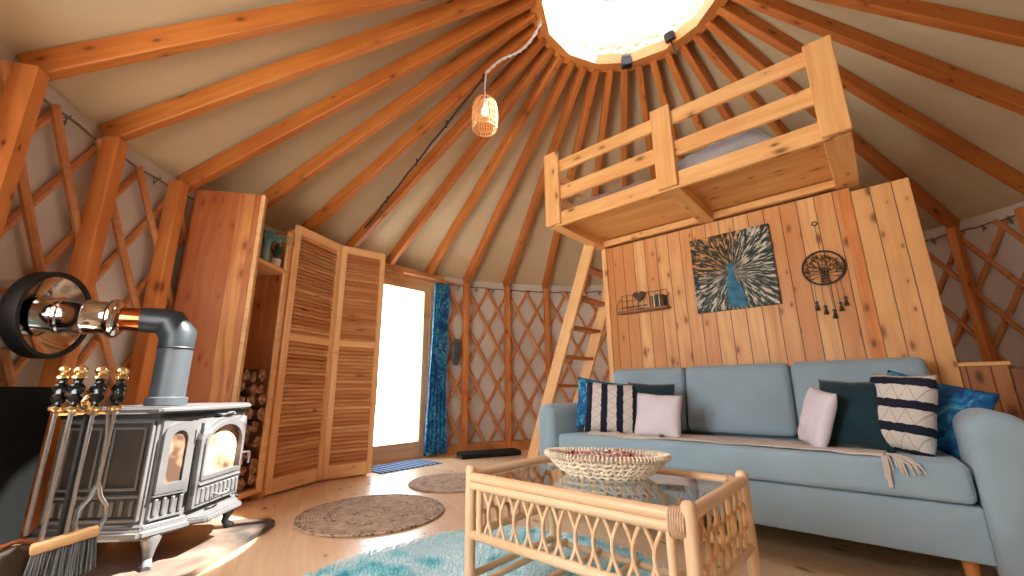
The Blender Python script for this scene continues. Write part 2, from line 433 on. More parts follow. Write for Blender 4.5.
# crown ring: twelve sided timber ring, pale lattice band inside, clear dome on top
t = thing('skylight_ring', 'wooden crown ring with pale lattice band and bright clear dome at the roof top', 'skylight', T(CR + V((0, 0, 3.55))))
NS = 14
def ngon_ring(r0, r1, z0, z1, rot=0.0, n=NS):
    bm = B(); P = []
    for r, z in ((r0, z0), (r0, z1), (r1, z1), (r1, z0)):
        P.append([bm.verts.new((r * math.cos(2 * PI * (k + rot) / n), r * math.sin(2 * PI * (k + rot) / n), z)) for k in range(n)])
    for k in range(n):
        for q in range(4): bm.faces.new((P[q][k], P[q][(k + 1) % n], P[(q + 1) % 4][(k + 1) % n], P[(q + 1) % 4][k]))
    return bm
obj('ring_timber', ngon_ring(0.655, 0.76, 0.0, 0.10, 0.5), plain('ring_pine', (216, 140, 70), 0.5, var=0.15, scale=3), t)
for k in range(30):      # inner lattice band of crossing pale laths
    bm = B(); a = 2 * PI * k / 28
    for s in (1, -1):
        pts = [V(((0.715 - 0.016 * (s > 0)) * math.cos(a + s * i * 0.09), (0.715 - 0.016 * (s > 0)) * math.sin(a + s * i * 0.09), 0.10 + 0.042 * i)) for i in range(5)]
        tube(bm, pts, 0.011, 6)
    obj('lattice_strip', bm, WHITEL, t, smooth=True)
obj('upper_rim', ngon_ring(0.70, 0.80, 0.26, 0.31, 0.5, 42), WHITEL, t)
obj('curb', ngon_ring(0.735, 0.80, 0.08, 0.27, 0.5, 42), WHITEL, t)
s = NT('clear_acrylic'); tr = s.n('ShaderNodeBsdfTransparent', i={0: (0.96, 0.97, 0.98, 1)}); gl = s.n('ShaderNodeBsdfGlossy', i={'Roughness': 0.03})
lw = s.n('ShaderNodeFresnel', i={0: 1.3}); bf = s.n('ShaderNodeNewGeometry').outputs['Backfacing']; mx = s.n('ShaderNodeMixShader', i={0: s.math('MULTIPLY', lw.outputs[0], s.math('SUBTRACT', 1.0, bf)), 1: tr.outputs[0], 2: gl.outputs[0]}); s.l(mx.outputs[0], s.out.inputs[0]); ACR = s.m
bm = B(); lathe(bm, [(0.80 * math.cos(i * PI / 24), 0.31 + 0.30 * math.sin(i * PI / 24)) for i in range(12)] + [(0, 0.61)], 48)
obj('dome', bm, ACR, t, smooth='all')
bm = B(); tube(bm, [V((0.50 * math.cos(2 * PI * i / 48), 0.50 * math.sin(2 * PI * i / 48), 0.54)) for i in range(48)], 0.005, 6, closed=True)
obj('dome_seam', bm, plain('grey_seal', (90, 92, 96), 0.6), t, smooth=True)

# things fixed on the ring
d = rad(119); c = CR + d * 0.64 + V((0, 0, 3.56))
t = thing('rain_sensor', 'small black box with pale top fixed on the skylight ring', 'sensor', T(c) @ RZ(math.radians(119)))
bm = B(); box(bm, -.03, .03, -.045, .045, -.06, .02, bev=.006); obj('case', bm, IRON, t)
bm = B(); box(bm, -.028, .028, -.04, .04, .02, .05, bev=.004); obj('bracket', bm, STEELP, t)
d = rad(84)
t = thing('window_opener', 'white tube skylight opener with black end cap on the ring', 'skylight opener', T(CR + d * 0.60 + V((0, 0, 3.60))))
rod('tube_body', CR + d * 0.60 + V((0, 0, 3.63)), CR + d * 0.42 + V((0, 0, 4.0)), 0.036, WHITE, t, 16)
rod('end_cap', CR + d * 0.625 + V((0, 0, 3.575)), CR + d * 0.60 + V((0, 0, 3.63)), 0.044, IRON, t, 16)
bm = B(); pts = [CR + d * (0.625 + 0.01 * i) + V((0.004 * i, 0, 3.57 - 0.03 * i)) for i in range(5)]; tube(bm, pts, .006, 6); wobj('hook', bm, IRON, t)

# pendant lamp
LP = V((-2.0, 1.96, 0)); LT = 2.96; LB = 2.65
t = thing('pendant_lamp', 'small woven rattan pendant lamp hanging lit from a roof rafter', 'lamp', T(LP + V((0, 0, LT))))
prof = [(0.035, 0.0), (0.06, -.012), (0.082, -.045), (0.095, -.10), (0.10, -.17), (0.098, -.23), (0.092, -.285)]
def prof_r(z):
    for (r0, z0), (r1, z1) in zip(prof, prof[1:]):
        if z0 >= z >= z1: return r0 + (r1 - r0) * (z0 - z) / (z0 - z1 + 1e-9)
    return prof[-1][0]
bm = B()
for k in range(30):
    a = 2 * PI * k / 30
    for s_ in (1, -1):
        pts = [V((prof_r(-.285 * i / 9) * math.cos(a + s_ * i * .05), prof_r(-.285 * i / 9) * math.sin(a + s_ * i * .05), -.285 * i / 9)) for i in range(10)]
        tube(bm, pts, 0.0028, 5)
for z in (0, -.045, -.10, -.15, -.2, -.245, -.285):
    tube(bm, [V((prof_r(z) * math.cos(2 * PI * i / 32), prof_r(z) * math.sin(2 * PI * i / 32), z)) for i in range(32)], 0.005 if z < -.28 else 0.0036, 6, closed=True)
s = NT('woven_cane'); s.b.inputs['Base Color'].default_value = lin((228, 176, 124)); s.b.inputs['Roughness'].default_value = .6; s.b.inputs['Transmission Weight'].default_value = 0.0; s.b.inputs['Subsurface Weight'].default_value = 0.0
obj('lamp_shade', bm, s.m, t, smooth=True)
bm = B(); lathe(bm, [(0, -.02), (.018, -.02), (.02, -.06), (.016, -.075), (0, -.075)], 14); obj('bulb_holder', bm, WHITE, t, smooth=True)
s = NT('bulb_glow'); s.b.inputs['Emission Color'].default_value = (1.0, 0.72, 0.38, 1); s.b.inputs['Emission Strength'].default_value = 9
bm = B(); lathe(bm, [(0, -.073), (.014, -.075), (.016, -.095), (.028, -.12), (.028, -.14), (.018, -.158), (0, -.165)], 16); obj('bulb', bm, s.m, t, smooth=True)
HK = V((-1.995, 1.965, 3.185))
bm = B(); tube(bm, [LP + V((0, 0, LT - .02)), LP + V((0, 0, LT + .1)), HK], 0.006, 8); wobj('cord', bm, WHITE, t, smooth=True)
# white twisted cord from the hook to the ring, black cable down the rafter
def on_roof(a, r, dz=-0.075): return C0 + rad(a) * r + V((0, 0, 2.095 + (3.15 - r) * (3.60 - 2.095) / (3.15 - 0.735) + dz))
end = CR + rad(205) * 0.64 + V((0, 0, 3.62))
bm = B()
for ph in (0, PI):
    pts = []
    for i in range(41):
        f_ = i / 40; p = HK.lerp(end, f_) + V((0, 0, -0.10 * math.sin(PI * f_) + .05 * math.sin(2 * PI * f_)))
        pts.append(p + V((0.008 * math.cos(i * .9 + ph), 0.008 * math.sin(i * .9 + ph), 0)))
    tube(bm, pts, 0.006, 6)
tag(obj('lamp_cable', bm, WHITE, smooth=True), 'white twisted cable swagged from the lamp hook up to the skylight ring', 'cable')
t = thing('black_cable', 'black cable clipped along the rafter from the lamp hook down to the wardrobe', 'cable', T(HK))
P0 = HK + V((0, 0, 0.0)); P1 = on_roof(191.5, 2.75, -.06)
bm = B(); pts = [P0.lerp(P1, i / 20) + V((0, 0, -.012 * abs(math.sin(i * PI / 4)))) for i in range(21)]; tube(bm, pts, 0.008, 6); wobj('wire', bm, IRON, t, smooth=True)
for f_ in (0.02, .28, .52, .78):
    p = P0.lerp(P1, f_); bm = B(); tube(bm, [p + V((0, 0, .03)), p + V((0, 0, .0)), p + V((.01, -.012, -.05))], 0.007, 6); wobj('clip', bm, IRON, t)

# ------------------------------------------------------------------ glass door, curtain
DX = -4.03; DY0, DY1, DH = 2.16, 3.07, 2.02
t = thing('door_1', 'pale wood framed glass door opening onto a white outdoors', 'door', T(DX, (DY0 + DY1) / 2, 0)); struct(t)
M_ = T(DX, 0, 0)
for y0, y1, z0, z1, nm in ((DY0, DY0 + .06, 0, DH, 'jamb'), (DY1 - .06, DY1, 0, DH, 'jamb'), (DY0, DY1, DH - .06, DH, 'head'), (DY0, DY1, 0, .03, 'sill')):
    L = max(y1 - y0, z1 - z0)
    if z1 - z0 > y1 - y0: bar(nm, (DX - .02, (y0 + y1) / 2, z0), (DX - .02, (y0 + y1) / 2, z1), .12, .06, DOORW, t, up=(0, 1, 0))
    else: bar(nm, (DX - .02, y0, (z0 + z1) / 2), (DX - .02, y1, (z0 + z1) / 2), .112, z1 - z0, DOORW, t)
LW = 0.08
for nm, a, b_, wd in (('stile', (DX, DY0 + .1, .03), (DX, DY0 + .1, DH - .06), LW), ('stile', (DX, DY1 - .1, .03), (DX, DY1 - .1, DH - .06), LW),
                  ('rail', (DX, DY0 + .06, .10), (DX, DY1 - .06, .10), .15), ('rail', (DX, DY0 + .06, DH - .10), (DX, DY1 - .06, DH - .10), .08)):
    up = (0, 1, 0) if nm == 'stile' else (0, 0, 1)
    bar(nm, a, b_, .05 if nm == 'stile' else .044, wd, DOORW, t, up=up)
bm = B(); box(bm, DX - .006, DX + .006, DY0 + .12, DY1 - .12, .16, DH - .13); wobj('pane', bm, ACR, t)
bm = B(); box(bm, DX - .05, DX + .07, DY0 - .06, DY1 + .12, DH + .0, DH + .09, bev=.004); wobj('lintel', bm, plain('lintel_wood', (206, 150, 98), .5, var=.15, scale=4), t)
# canvas cheeks between the straight door frame and the round wall are covered by trims
for nm, y in (('trim_1', DY0 - .035), ('trim_2', DY1 + .035)):
    struct(bar(nm, (DX - .01, y, 0), (DX - .01, y, DH), .16, .08, DOORW, None, up=(0, 1, 0)))

s = NT('tropical_blue_fabric'); co = s.coords()
n1 = s.n('ShaderNodeTexNoise', i={'Vector': co, 'Scale': 14.0, 'Detail': 4.0, 'Distortion': 2.2}).outputs[0]
n2 = s.n('ShaderNodeTexNoise', i={'Vector': co, 'Scale': 6.0, 'Detail': 2.0, 'Distortion': 1.0}).outputs[0]
c1 = s.ramp(n1, [(0.30, lin((8, 44, 92))), (0.44, lin((18, 104, 168))), (0.54, lin((40, 150, 194))), (0.62, lin((126, 184, 170))), (0.68, lin((20, 110, 172)))])
c2 = s.mix(s.n('ShaderNodeMapRange', i={0: n2, 1: .45, 2: .62}).outputs[0], c1, lin((10, 76, 140)))
s.l(c2, s.b.inputs['Base Color']); s.b.inputs['Roughness'].default_value = .85; TROP = s.m
t = thing('curtain', 'blue leaf-patterned curtain gathered beside the glass door', 'curtain', T(-3.93, 3.12, 0))
bm = B(); nz, ny = 30, 60; grid = []
for i in range(nz + 1):
    f_ = i / nz; z = 2.0 - 1.97 * f_; row = []
    wdt = 0.19 + 0.09 * f_ - .02 * math.sin(PI * f_)
    y0 = 3.015 - 0.075 * f_
    for j in range(ny + 1):
        g_ = j / ny
        x = -3.90 + 0.028 * math.sin(g_ * 2 * PI * 5.5 + .6 * math.sin(3 * f_)) * (0.6 + .5 * f_) + 0.01 * noise.noise(V((g_ * 6, f_ * 4, 0)))
        row.append(bm.verts.new((x + (g_ - .5) * .05, y0 + wdt * g_, z)))
    grid.append(row)
for A, Bq in zip(grid, grid[1:]):
    for j in range(ny): bm.faces.new((A[j], A[j + 1], Bq[j + 1], Bq[j]))
o = wobj('cloth', bm, TROP, t, smooth='all'); so = o.modifiers.new('thick', 'SOLIDIFY'); so.thickness = .004
rod('curtain_rod', (-3.9, 2.55, 2.03), (-3.87, 3.42, 2.03), .012, LATH, t)
o = None
bm = B(); box(bm, -.012, .03, -.06, .06, -.32, 0, bev=.02, seg=3); bmesh.ops.subdivide_edges(bm, edges=[e for e in bm.edges if e.calc_length() > .15], cuts=6)
for v in bm.verts: v.co.y *= (0.3 + 0.8 * math.sin(PI * min(1, max(0, (-v.co.z + .06) / .42)))); 
tag(obj('cloth_bag', bm, plain('grey_green_cloth', (92, 104, 108), .95, var=.25, scale=14), None, T(-3.84, 3.29, 1.33), smooth=True), 'small grey-green cloth bag hanging right of the curtain', 'bag')

# ------------------------------------------------------------------ wardrobe unit on the left
def P3(x, y, z=0.0): return V((x, y, z))
A0 = P3(-3.365, 0.507); A1 = P3(-3.13, 0.845)       # tall pine panel
Bf = P3(-3.40, 1.19); Bm = P3(-3.616, 1.678); Be = P3(-3.55, 2.10)
t = thing('tall_pine_panel', 'tall wide pine panel with knots standing upright behind the stove', 'wood panel', align(A0, A1))
L = (A1 - A0).length
bm = B(); box(bm, 0, L, -.02, .02, 0, 2.09, bev=.004)
obj('panel_board', bm, wood('tall_panel_pine_x', (222, 156, 88), (164, 76, 28), axis='Z', plank=0.093, plank_axis='X', knots=0.42, vary=0.8, groove=False, deep=(140, 62, 28)), t, W[t])
bm = B(); box(bm, L, L + .028, -.024, .024, 0, 2.09, bev=.003); obj('edge_strip', bm, LADD, t)
# open log shelf
dirn = (Bf - A1).normalized(); nrm = V((dirn.y, -dirn.x, 0))     # into the room
if nrm.dot(C0 - A1) < 0: nrm = -nrm
F = align(A1, Bf)        # x along the front, y = up x x
# make local y point away from the room
yy = F.to_3x3() @ V((0, 1, 0)); sgn = -1 if yy.dot(nrm) > 0 else 1
Ls = (Bf - A1).length; D_ = 0.36 * sgn
t = thing('log_shelf', 'open pine shelf unit full of firewood between the tall panel and the wardrobe', 'shelf', F)
def sbox(nm, x0, x1, y0, y1, z0, z1, mat):
    bm = B(); box(bm, x0, x1, y0, y1, z0, z1, bev=.003); return obj(nm, bm, mat, t)
sbox('back_panel', 0.0, Ls + .03, D_ - .01 * sgn, D_, .0, 1.98, CAB)
sbox('side_panel', Ls - .03, Ls + 0.0, 0, D_, 0.0, 1.98, CAB)
sbox('side_panel', 0.03, .05, .02 * sgn, D_, 0.0, 1.98, CAB)
sbox('back_batten', 0.03, Ls - .03, D_ - .03 * sgn, D_ - .01 * sgn, 1.92, 1.98, LOUVF)
sbox('shelf_board', 0.05, Ls - .03, 0, D_, 1.615, 1.645, LOUVF)
sbox('bottom_board', 0.05, Ls - .03, 0, D_, 0.05, .08, LOUVF)
sbox('face_frame', Ls - .075, Ls - .03, -.0, .02 * sgn, .08, 1.955, LOUVF)
# firewood
random.seed(3)
def log_bm(L, r, seed):
    rnd = random.Random(seed); bm = B(); k = rnd.choice([4, 5, 5, 6]); a = []
    kind = rnd.random()
    for i in range(k):
        an = 2 * PI * i / k
        rr_ = r * rnd.uniform(.72, 1.22)
        if kind < .5 and i in (0, 1): rr_ *= .62
        a.append((rr_ * math.cos(an), rr_ * math.sin(an)))
    prism(bm, a, 0, L)
    es = [e for e in bm.edges]
    bmesh.ops.bevel(bm, geom=es, offset=r * .07, segments=1, affect='EDGES')
    return bm
s = NT('firewood'); co = s.coords(); geo = s.n('ShaderNodeNewGeometry')
sx = s.n('ShaderNodeSeparateXYZ', i={0: co}).outputs[2]; oi = s.n('ShaderNodeObjectInfo').outputs['Random']
vv = s.n('ShaderNodeVectorMath', operation='MULTIPLY', i={0: co, 1: (60, 60, 6)}).outputs[0]
ng = s.n('ShaderNodeTexNoise', i={'Vector': vv, 'Scale': 1.0, 'Detail': 4.0}).outputs[0]
side = s.ramp(ng, [(0.3, lin((44, 28, 22))), (0.55, lin((104, 66, 44))), (0.75, lin((170, 114, 74)))])
endc = s.ramp(s.n('ShaderNodeTexNoise', i={'Vector': co, 'Scale': 30.0}).outputs[0], [(0.35, lin((110, 74, 54))), (0.55, lin((176, 126, 92))), (0.7, lin((226, 178, 136)))])
c = s.mix(s.math('LESS_THAN', sx, 0.004), side, endc); c = s.mix(s.math('MULTIPLY', oi, .5), c, lin((90, 64, 50)))
s.l(c, s.b.inputs['Base Color']); s.b.inputs['Roughness'].default_value = .9; s.bump(ng, .6, .01); FIRE = s.m
yin = 1 if sgn > 0 else -1
row = 0; z = 0.085; li = 0
while z < .86:
    x = 0.055 + random.uniform(0, .02); hmax = 0
    while x < Ls - .085:
        r = random.uniform(.034, .056)
        if x + 2 * r > Ls - .03: break
        bmx = log_bm(0.30, r, li)
        M = F @ T(x + r, (0.012 + random.uniform(0, .02)) * sgn, z + r) @ RX(-PI / 2 * sgn) @ RZ(random.uniform(0, 6))
        o = obj('firewood_log', bmx, FIRE, None, M)
        h = 'near the top' if z > .68 else ('halfway up' if z > .36 else 'near the bottom')
        sd = 'beside the tall panel' if x < Ls * .4 else 'beside the louvred wardrobe'
        tag(o, f'split firewood log {h} of the shelf stack, {sd}', 'firewood', f'firewood logs {h} of the stack, {sd}')
        li += 1; x += 2 * r + .004; hmax = max(hmax, r)
    z += 0.088
# louvred bifold doors
def louvre_door(Pa, Pb, nm):
    M = align(Pa, Pb); L = (Pb - Pa).length; H = 2.03; z0 = .02
    d_ = thing(nm[0], nm[1], 'wardrobe door', M)
    fw = .05
    fr = [((0, 0), (0, H)), ((L, 0), (L, H))]
    for x in (fw / 2, L - fw / 2):
        bar('stile', M @ V((x, 0, z0)), M @ V((x, 0, z0 + H)), fw, .03, LOUVF, d_, up=M.to_3x3() @ V((0, 1, 0)), bev=.003)
    for zz, h in ((z0 + .05, .10), (z0 + H - .035, .07), (z0 + H * .55, .055)):
        bar('rail', M @ V((fw, 0, zz)), M @ V((L - fw, 0, zz)), .026, h, LOUVF, d_, bev=.002)
    cnt = 0
    for za, zb in ((z0 + .10, z0 + H * .55 - .0275), (z0 + H * .55 + .0275, z0 + H - .07)):
        n = int((zb - za) / .031)
        for i in range(n):
            zz = za + (i + .5) * (zb - za) / n
            Mx = M @ T(fw - .004, 0, zz) @ RX(math.radians(-50 if (M.to_3x3() @ V((0, 1, 0))).dot(C0 - Pa) > 0 else 50))
            bm = B(); box(bm, 0, L - 2 * fw + .008, -.020, .020, -.003, .003)
            obj('louvre_slat', bm, LOUV, d_, Mx); cnt += 1
    return d_
t = thing('louvred_wardrobe', 'tall pine corner wardrobe with two louvred bifold doors', 'wardrobe', T(Bf))
def sub(door):      # doors are parts of the wardrobe: frame and slats their sub-parts
    for k in ('label', 'category'):
        if k in door: del door[k]
    door.parent = t; door.matrix_local = W[t].inverted() @ W[door]
d1 = louvre_door(Bf + V((-.0, .0, 0)), Bm, ('door', '')); sub(d1)
d2 = louvre_door(Bm + (Be - Bm).normalized() * .008, Be, ('door', '')); sub(d2)
nn = (C0 - Bm); nn.z = 0; nn.normalize()
bm = B(); poly = [(p.x, p.y) for p in (Bf - nn * .05, Bm - nn * .05, Be - nn * .05, V((-3.86, 2.02, 0)), V((-3.92, 1.60, 0)), V((-3.72, 1.12, 0)))]
prism(bm, poly, 1.99, 2.02); wobj('top_board', bm, LOUVF, t)
bm = B(); prism(bm, poly, .0, .03); wobj('bottom_board', bm, LOUVF, t)
for a_, b_ in ((Bf - nn * .05, V((-3.72, 1.12, 0))), (Be - nn * .05, V((-3.86, 2.02, 0)))):
    bm = B(); M = align(a_, b_); box(bm, 0, (b_ - a_).length, -.01, .01, .03, 1.99); obj('side_board', bm, CAB, t, M)
for zz in (1.05,):
    p = Bm + nn * .03; bm = B(); lathe(bm, [(0, 0), (.008, 0), (.008, .012), (.016, .02), (.014, .03), (0, .034)], 14, T(p.x, p.y, zz) @ nn.to_track_quat('Z', 'Y').to_matrix().to_4x4())
    wobj('knob', bm, LOUVF, t, smooth=True)

# plants on the little shelf
def shelf_pt(x, y, z=1.645): return F @ V((x, y * sgn, z))
def leafy(bm, c, n, h, spread, seed, wd=.014, droop=.5):
    rnd = random.Random(seed)
    for i in range(n):
        a = rnd.uniform(0, 2 * PI); l = h * rnd.uniform(.6, 1.1); o = rnd.uniform(.2, 1) * spread; pr = None
        pts = [c + V((math.cos(a) * o * f * (1 + f * .4), math.sin(a) * o * f * (1 + f * .4), l * (f - droop * f * f))) for f in (0, .25, .5, .75, 1)]
        sd = V((-math.sin(a), math.cos(a), 0)) * wd; prev = None
        for k, p in enumerate(pts):
            w_ = (0.4, 1, .95, .6, .08)[k]
            q = (bm.verts.new(p - sd * w_), bm.verts.new(p + V((0, 0, .004)) * w_), bm.verts.new(p + sd * w_))
            if prev: bm.faces.new((prev[0], prev[1], q[1], q[0])); bm.faces.new((prev[1], prev[2], q[2], q[1]))
            prev = q
c = shelf_pt(.335, .07)
t = thing('potted_plant', 'small dark green plant in a white pot on the top shelf', 'plant', T(c))
bm = B(); lathe(bm, [(0, 0), (.032, 0), (.040, .075), (.036, .075), (.032, .065), (0, .065)], 20); obj('pot', bm, WHITE, t, smooth=True)
bm = B(); leafy(bm, V((0, 0, .065)), 26, .17, .055, 5, .012, .25); obj('leaves', bm, plain('dark_green_leaf', (28, 78, 60), .5, var=.3, scale=30), t)
c = shelf_pt(.20, .06)
t = thing('draped_plant', 'pale turquoise trailing plant on a tall stem vase on the top shelf', 'plant', T(c))
bm = B(); lathe(bm, [(0, 0), (.036, 0), (.032, .05), (.022, .13), (.028, .18), (.022, .18), (0, .175)], 18); obj('vase', bm, plain('pale_glass_vase', (132, 176, 176), .2, var=.05), t, smooth=True)
bm = B(); leafy(bm, V((0, 0, .16)), 90, .24, .15, 9, .014, .9); obj('leaves', bm, plain('turquoise_leaf', (128, 184, 176), .6, var=.3, scale=40), t)

# ------------------------------------------------------------------ stove, chimney, hearth
u = V((-.70, .714, 0)).normalized(); nS = V((u.y, -u.x, 0))
KS = .96
S0 = V((-2.45, .40, 0)) * KS
Cs = S0 + (u * .32 - nS * .20) * KS
SM = Matrix(((-u.x, nS.x, 0, Cs.x), (-u.y, nS.y, 0, Cs.y), (0, 0, 1, 0.029), (0, 0, 0, 1))) @ Matrix.Diagonal((KS, KS, KS, 1))
t = thing('wood_stove', 'grey cast iron wood stove with arched glass door and curved legs', 'stove', SM); stove = t
# local: x = +.33 is the side facing the camera, y = +.20 is where the bevel starts, front at y=.30
def foot(inx, iny, g=0.0):   # body plan outline
    return [(-.32 - g, -.22 - g), (.32 + g, -.22 - g), (.32 + g, .20 + g * .4), (.18 + g * .4, .265 + g), (-.18 - g * .4, .265 + g), (-.32 - g, .20 + g * .4)]
bm = B(); prism(bm, foot(0, 0), .17, .625); 
bmesh.ops.bevel(bm, geom=[e for e in bm.edges if abs(e.verts[0].co.z - e.verts[1].co.z) > .1], offset=.012, segments=2, affect='EDGES')
obj('body', bm, STOVE, t, smooth=True)
def slab(name, g, z0, z1, mat, bev=.01):
    bm = B(); prism(bm, foot(0, 0, g), z0, z1)
    bmesh.ops.bevel(bm, geom=list(bm.edges), offset=bev, segments=3, affect='EDGES'); return obj(name, bm, mat, t, smooth=True)
slab('top_plate', .032, .632, .662, STOVE, .010)
slab('neck', .010, .612, .634, IRON, .004)
slab('hearth_plate', .028, .125, .165, STOVE, .012)
slab('base_plate', .012, .155, .182, STOVE, .006)
# ash lip at the front
bm = B(); prism(bm, [(-.18, .275), (.18, .275), (.14, .35), (-.14, .35)], .135, .165); bmesh.ops.bevel(bm, geom=list(bm.edges), offset=.008, segments=2, affect='EDGES'); obj('ash_lip', bm, STOVE, t, smooth=True)
# side panel with grid, facing the camera
def facep(M, x0, x1, z0, z1, d0=0.0, d1=.012, bev=.003, bm=None):
    box(bm, x0, x1, -d0, d1, z0, z1, M=M, bev=bev)
MS = T(.32, -.01, 0) @ RZ(-PI / 2)            # local x along depth, y outward (+x of stove)
# MS: local x -> stove -y ; local y -> stove +x
bm = B(); facep(MS, -.185, .19, .20, .60, .0, .006, .002, bm); obj('side_panel', bm, STOVED, t)
bm = B()
for x0, x1, z0, z1 in ((-.185, .19, .592, .604), (-.185, .19, .196, .208), (-.192, -.180, .196, .604), (.182, .194, .196, .604), (-.185, .19, .288, .300),
                       (-.01, .004, .30, .60), (-.165, -.155, .32, .575), (-.035, -.025, .32, .575), (-.165, -.025, .566, .576), (-.165, -.025, .318, .328),
                       (.022, .032, .32, .575), (.155, .165, .32, .575), (.022, .165, .566, .576), (.022, .165, .318, .328)):
    facep(MS, x0, x1, z0, z1, 0, .016, .003, bm)
for k in range(9): facep(MS, -.165 + k * .040, -.150 + k * .040, .218, .278, 0, .016, .004, bm)
obj('side_grid', bm, STOVE, t)
# bevel with the little arched window, both sides
def arch(x0, x1, z0, z1, rise, n=12):
    pts = [(x0, z0), (x1, z0)]
    for i in range(n + 1):
        a = PI * i / n; pts.append(((x0 + x1) / 2 + (x1 - x0) / 2 * math.cos(a), z1 - rise + rise * math.sin(a)))
    return pts
def arch_frame(bm, M, outer, inner, y0, y1):
    """frame between two outlines with the same number of points (x, z)"""
    rows = []
    for pts, y in ((outer, y0), (outer, y1), (inner, y1), (inner, y0)):
        rows.append([bm.verts.new(M @ V((x, y, z))) for x, z in pts])
    n = len(outer)
    for i in range(n):
        for k in range(4): bm.faces.new((rows[k][i], rows[k][(i + 1) % n], rows[(k + 1) % 4][(i + 1) % n], rows[(k + 1) % 4][i]))
def arch_plate(bm, M, pts, y0, y1):
    a = [bm.verts.new(M @ V((x, y0, z))) for x, z in pts]; b = [bm.verts.new(M @ V((x, y1, z))) for x, z in pts]; n = len(pts)
    bm.faces.new(a); bm.faces.new(b[::-1])
    for i in range(n): bm.faces.new((a[i], a[(i + 1) % n], b[(i + 1) % n], b[i]))
s = NT('sooty_stove_glass'); co = s.coords(); nz = s.n('ShaderNodeTexNoise', i={'Vector': co, 'Scale': 6.0, 'Detail': 3.0}).outputs[0]
s.l(s.ramp(nz, [(.35, lin((70, 54, 44))), (.55, lin((190, 148, 120))), (.7, lin((222, 200, 182)))]), s.b.inputs['Base Color']); s.b.inputs['Roughness'].default_value = .12; s.b.inputs['Coat Weight'].default_value = .5; GLS = s.m
for sx_ in (1, -1):
    p0 = V((.32 * sx_, .20, 0)); p1 = V((.18 * sx_, .265, 0)); L = (p1 - p0).length
    MB_ = align(p0, p1)
    if sx_ > 0: MB_ = MB_ @ Matrix.Diagonal((1, -1, 1, 1))
    bm = B(); arch_frame(bm, MB_, arch(.016, L - .014, .295, .59, .05), arch(.045, L - .04, .335, .555, .045), 0, .016)
    obj('side_window_frame', bm, STOVE, t)
    bm = B(); arch_plate(bm, MB_, arch(.042, L - .037, .332, .558, .045), 0.001, .006); obj('side_window', bm, GLS, t)
    bm = B()
    for k in range(4): box(bm, .024 + k * .033, .040 + k * .033, 0, .010, .205, .275, M=MB_, bev=.004)
    box(bm, .012, L - .012, 0, .012, .192, .200, M=MB_); box(bm, .012, L - .012, 0, .014, .284, .292, M=MB_); obj('side_moulding', bm, STOVE, t)
# front door
MF = T(0, .265, 0) @ Matrix.Diagonal((.93, 1, 1, 1))
bm = B(); arch_frame(bm, MF, arch(-.185, .185, .20, .605, .10), arch(-.160, .160, .325, .572, .095), 0, .030)
bmesh.ops.bevel(bm, geom=list(bm.edges), offset=.003, segments=1, affect='EDGES'); dr = obj('door', bm, STOVE, t)
bm = B(); arch_frame(bm, MF, arch(-.166, .166, .318, .580, .098), arch(-.150, .150, .338, .562, .09), 0, .040); obj('arch_bead', bm, STOVE, dr, W[stove])
bm = B(); arch_plate(bm, MF, arch(-.158, .158, .330, .570, .095), .004, .014); obj('door_glass', bm, GLS, dr, W[stove])
bm = B(); box(bm, -.17, .17, .028, .036, .215, .315, M=MF, bev=.003)
for k in range(9): box(bm, -.155 + k * .036, -.140 + k * .036, .03, .044, .225, .285, M=MF, bev=.004)
box(bm, -.17, .17, .03, .044, .295, .305, M=MF, bev=.003); obj('door_moulding', bm, STOVE, dr, W[stove])
bm = B(); tube(bm, [(-.05, .30, .243), (-.045, .325, .236), (0, .331, .232), (.045, .325, .236), (.05, .30, .243)], .005, 8); obj('air_lever', bm, STOVE, t, smooth=True)
bm = B(); box(bm, -.06, .06, .262, .30, .607, .617, bev=.002); tube(bm, [(-.03, .30, .612), (-.02, .31, .622), (.02, .31, .622), (.03, .30, .612)], .004, 7); obj('latch', bm, STOVE, t)
bm = B(); tube(bm, [(-.165, .29, .40), (-.215, .31, .40), (-.215, .31, .34)], .006, 8); obj('handle', bm, BRUSHED, t, smooth=True)
for z in (.26, .53):
    bm = B(); tube(bm, [(.178, .29, z), (.178, .29, z + .05)], .007, 8); obj('hinge', bm, IRON, t, smooth=True)
for k, (lx, ly) in enumerate(((.26, .20), (-.26, .20), (.28, -.17), (-.28, -.17))):
    o_ = V((lx, ly, 0)).normalized(); pts = [V((lx, ly, .135)) , V((lx, ly, .12)) + o_ * .012, V((lx, ly, .075)) + o_ * .015, V((lx, ly, .035)) + o_ * .004, V((lx, ly, .012)) + o_ * .022, V((lx, ly, .004)) + o_ * .045]
    bm = B(); tube(bm, pts, [.046, .040, .024, .017, .020, .016], 10); obj('leg', bm, STOVE if k in (0, 2) else IRON, t, smooth=True)
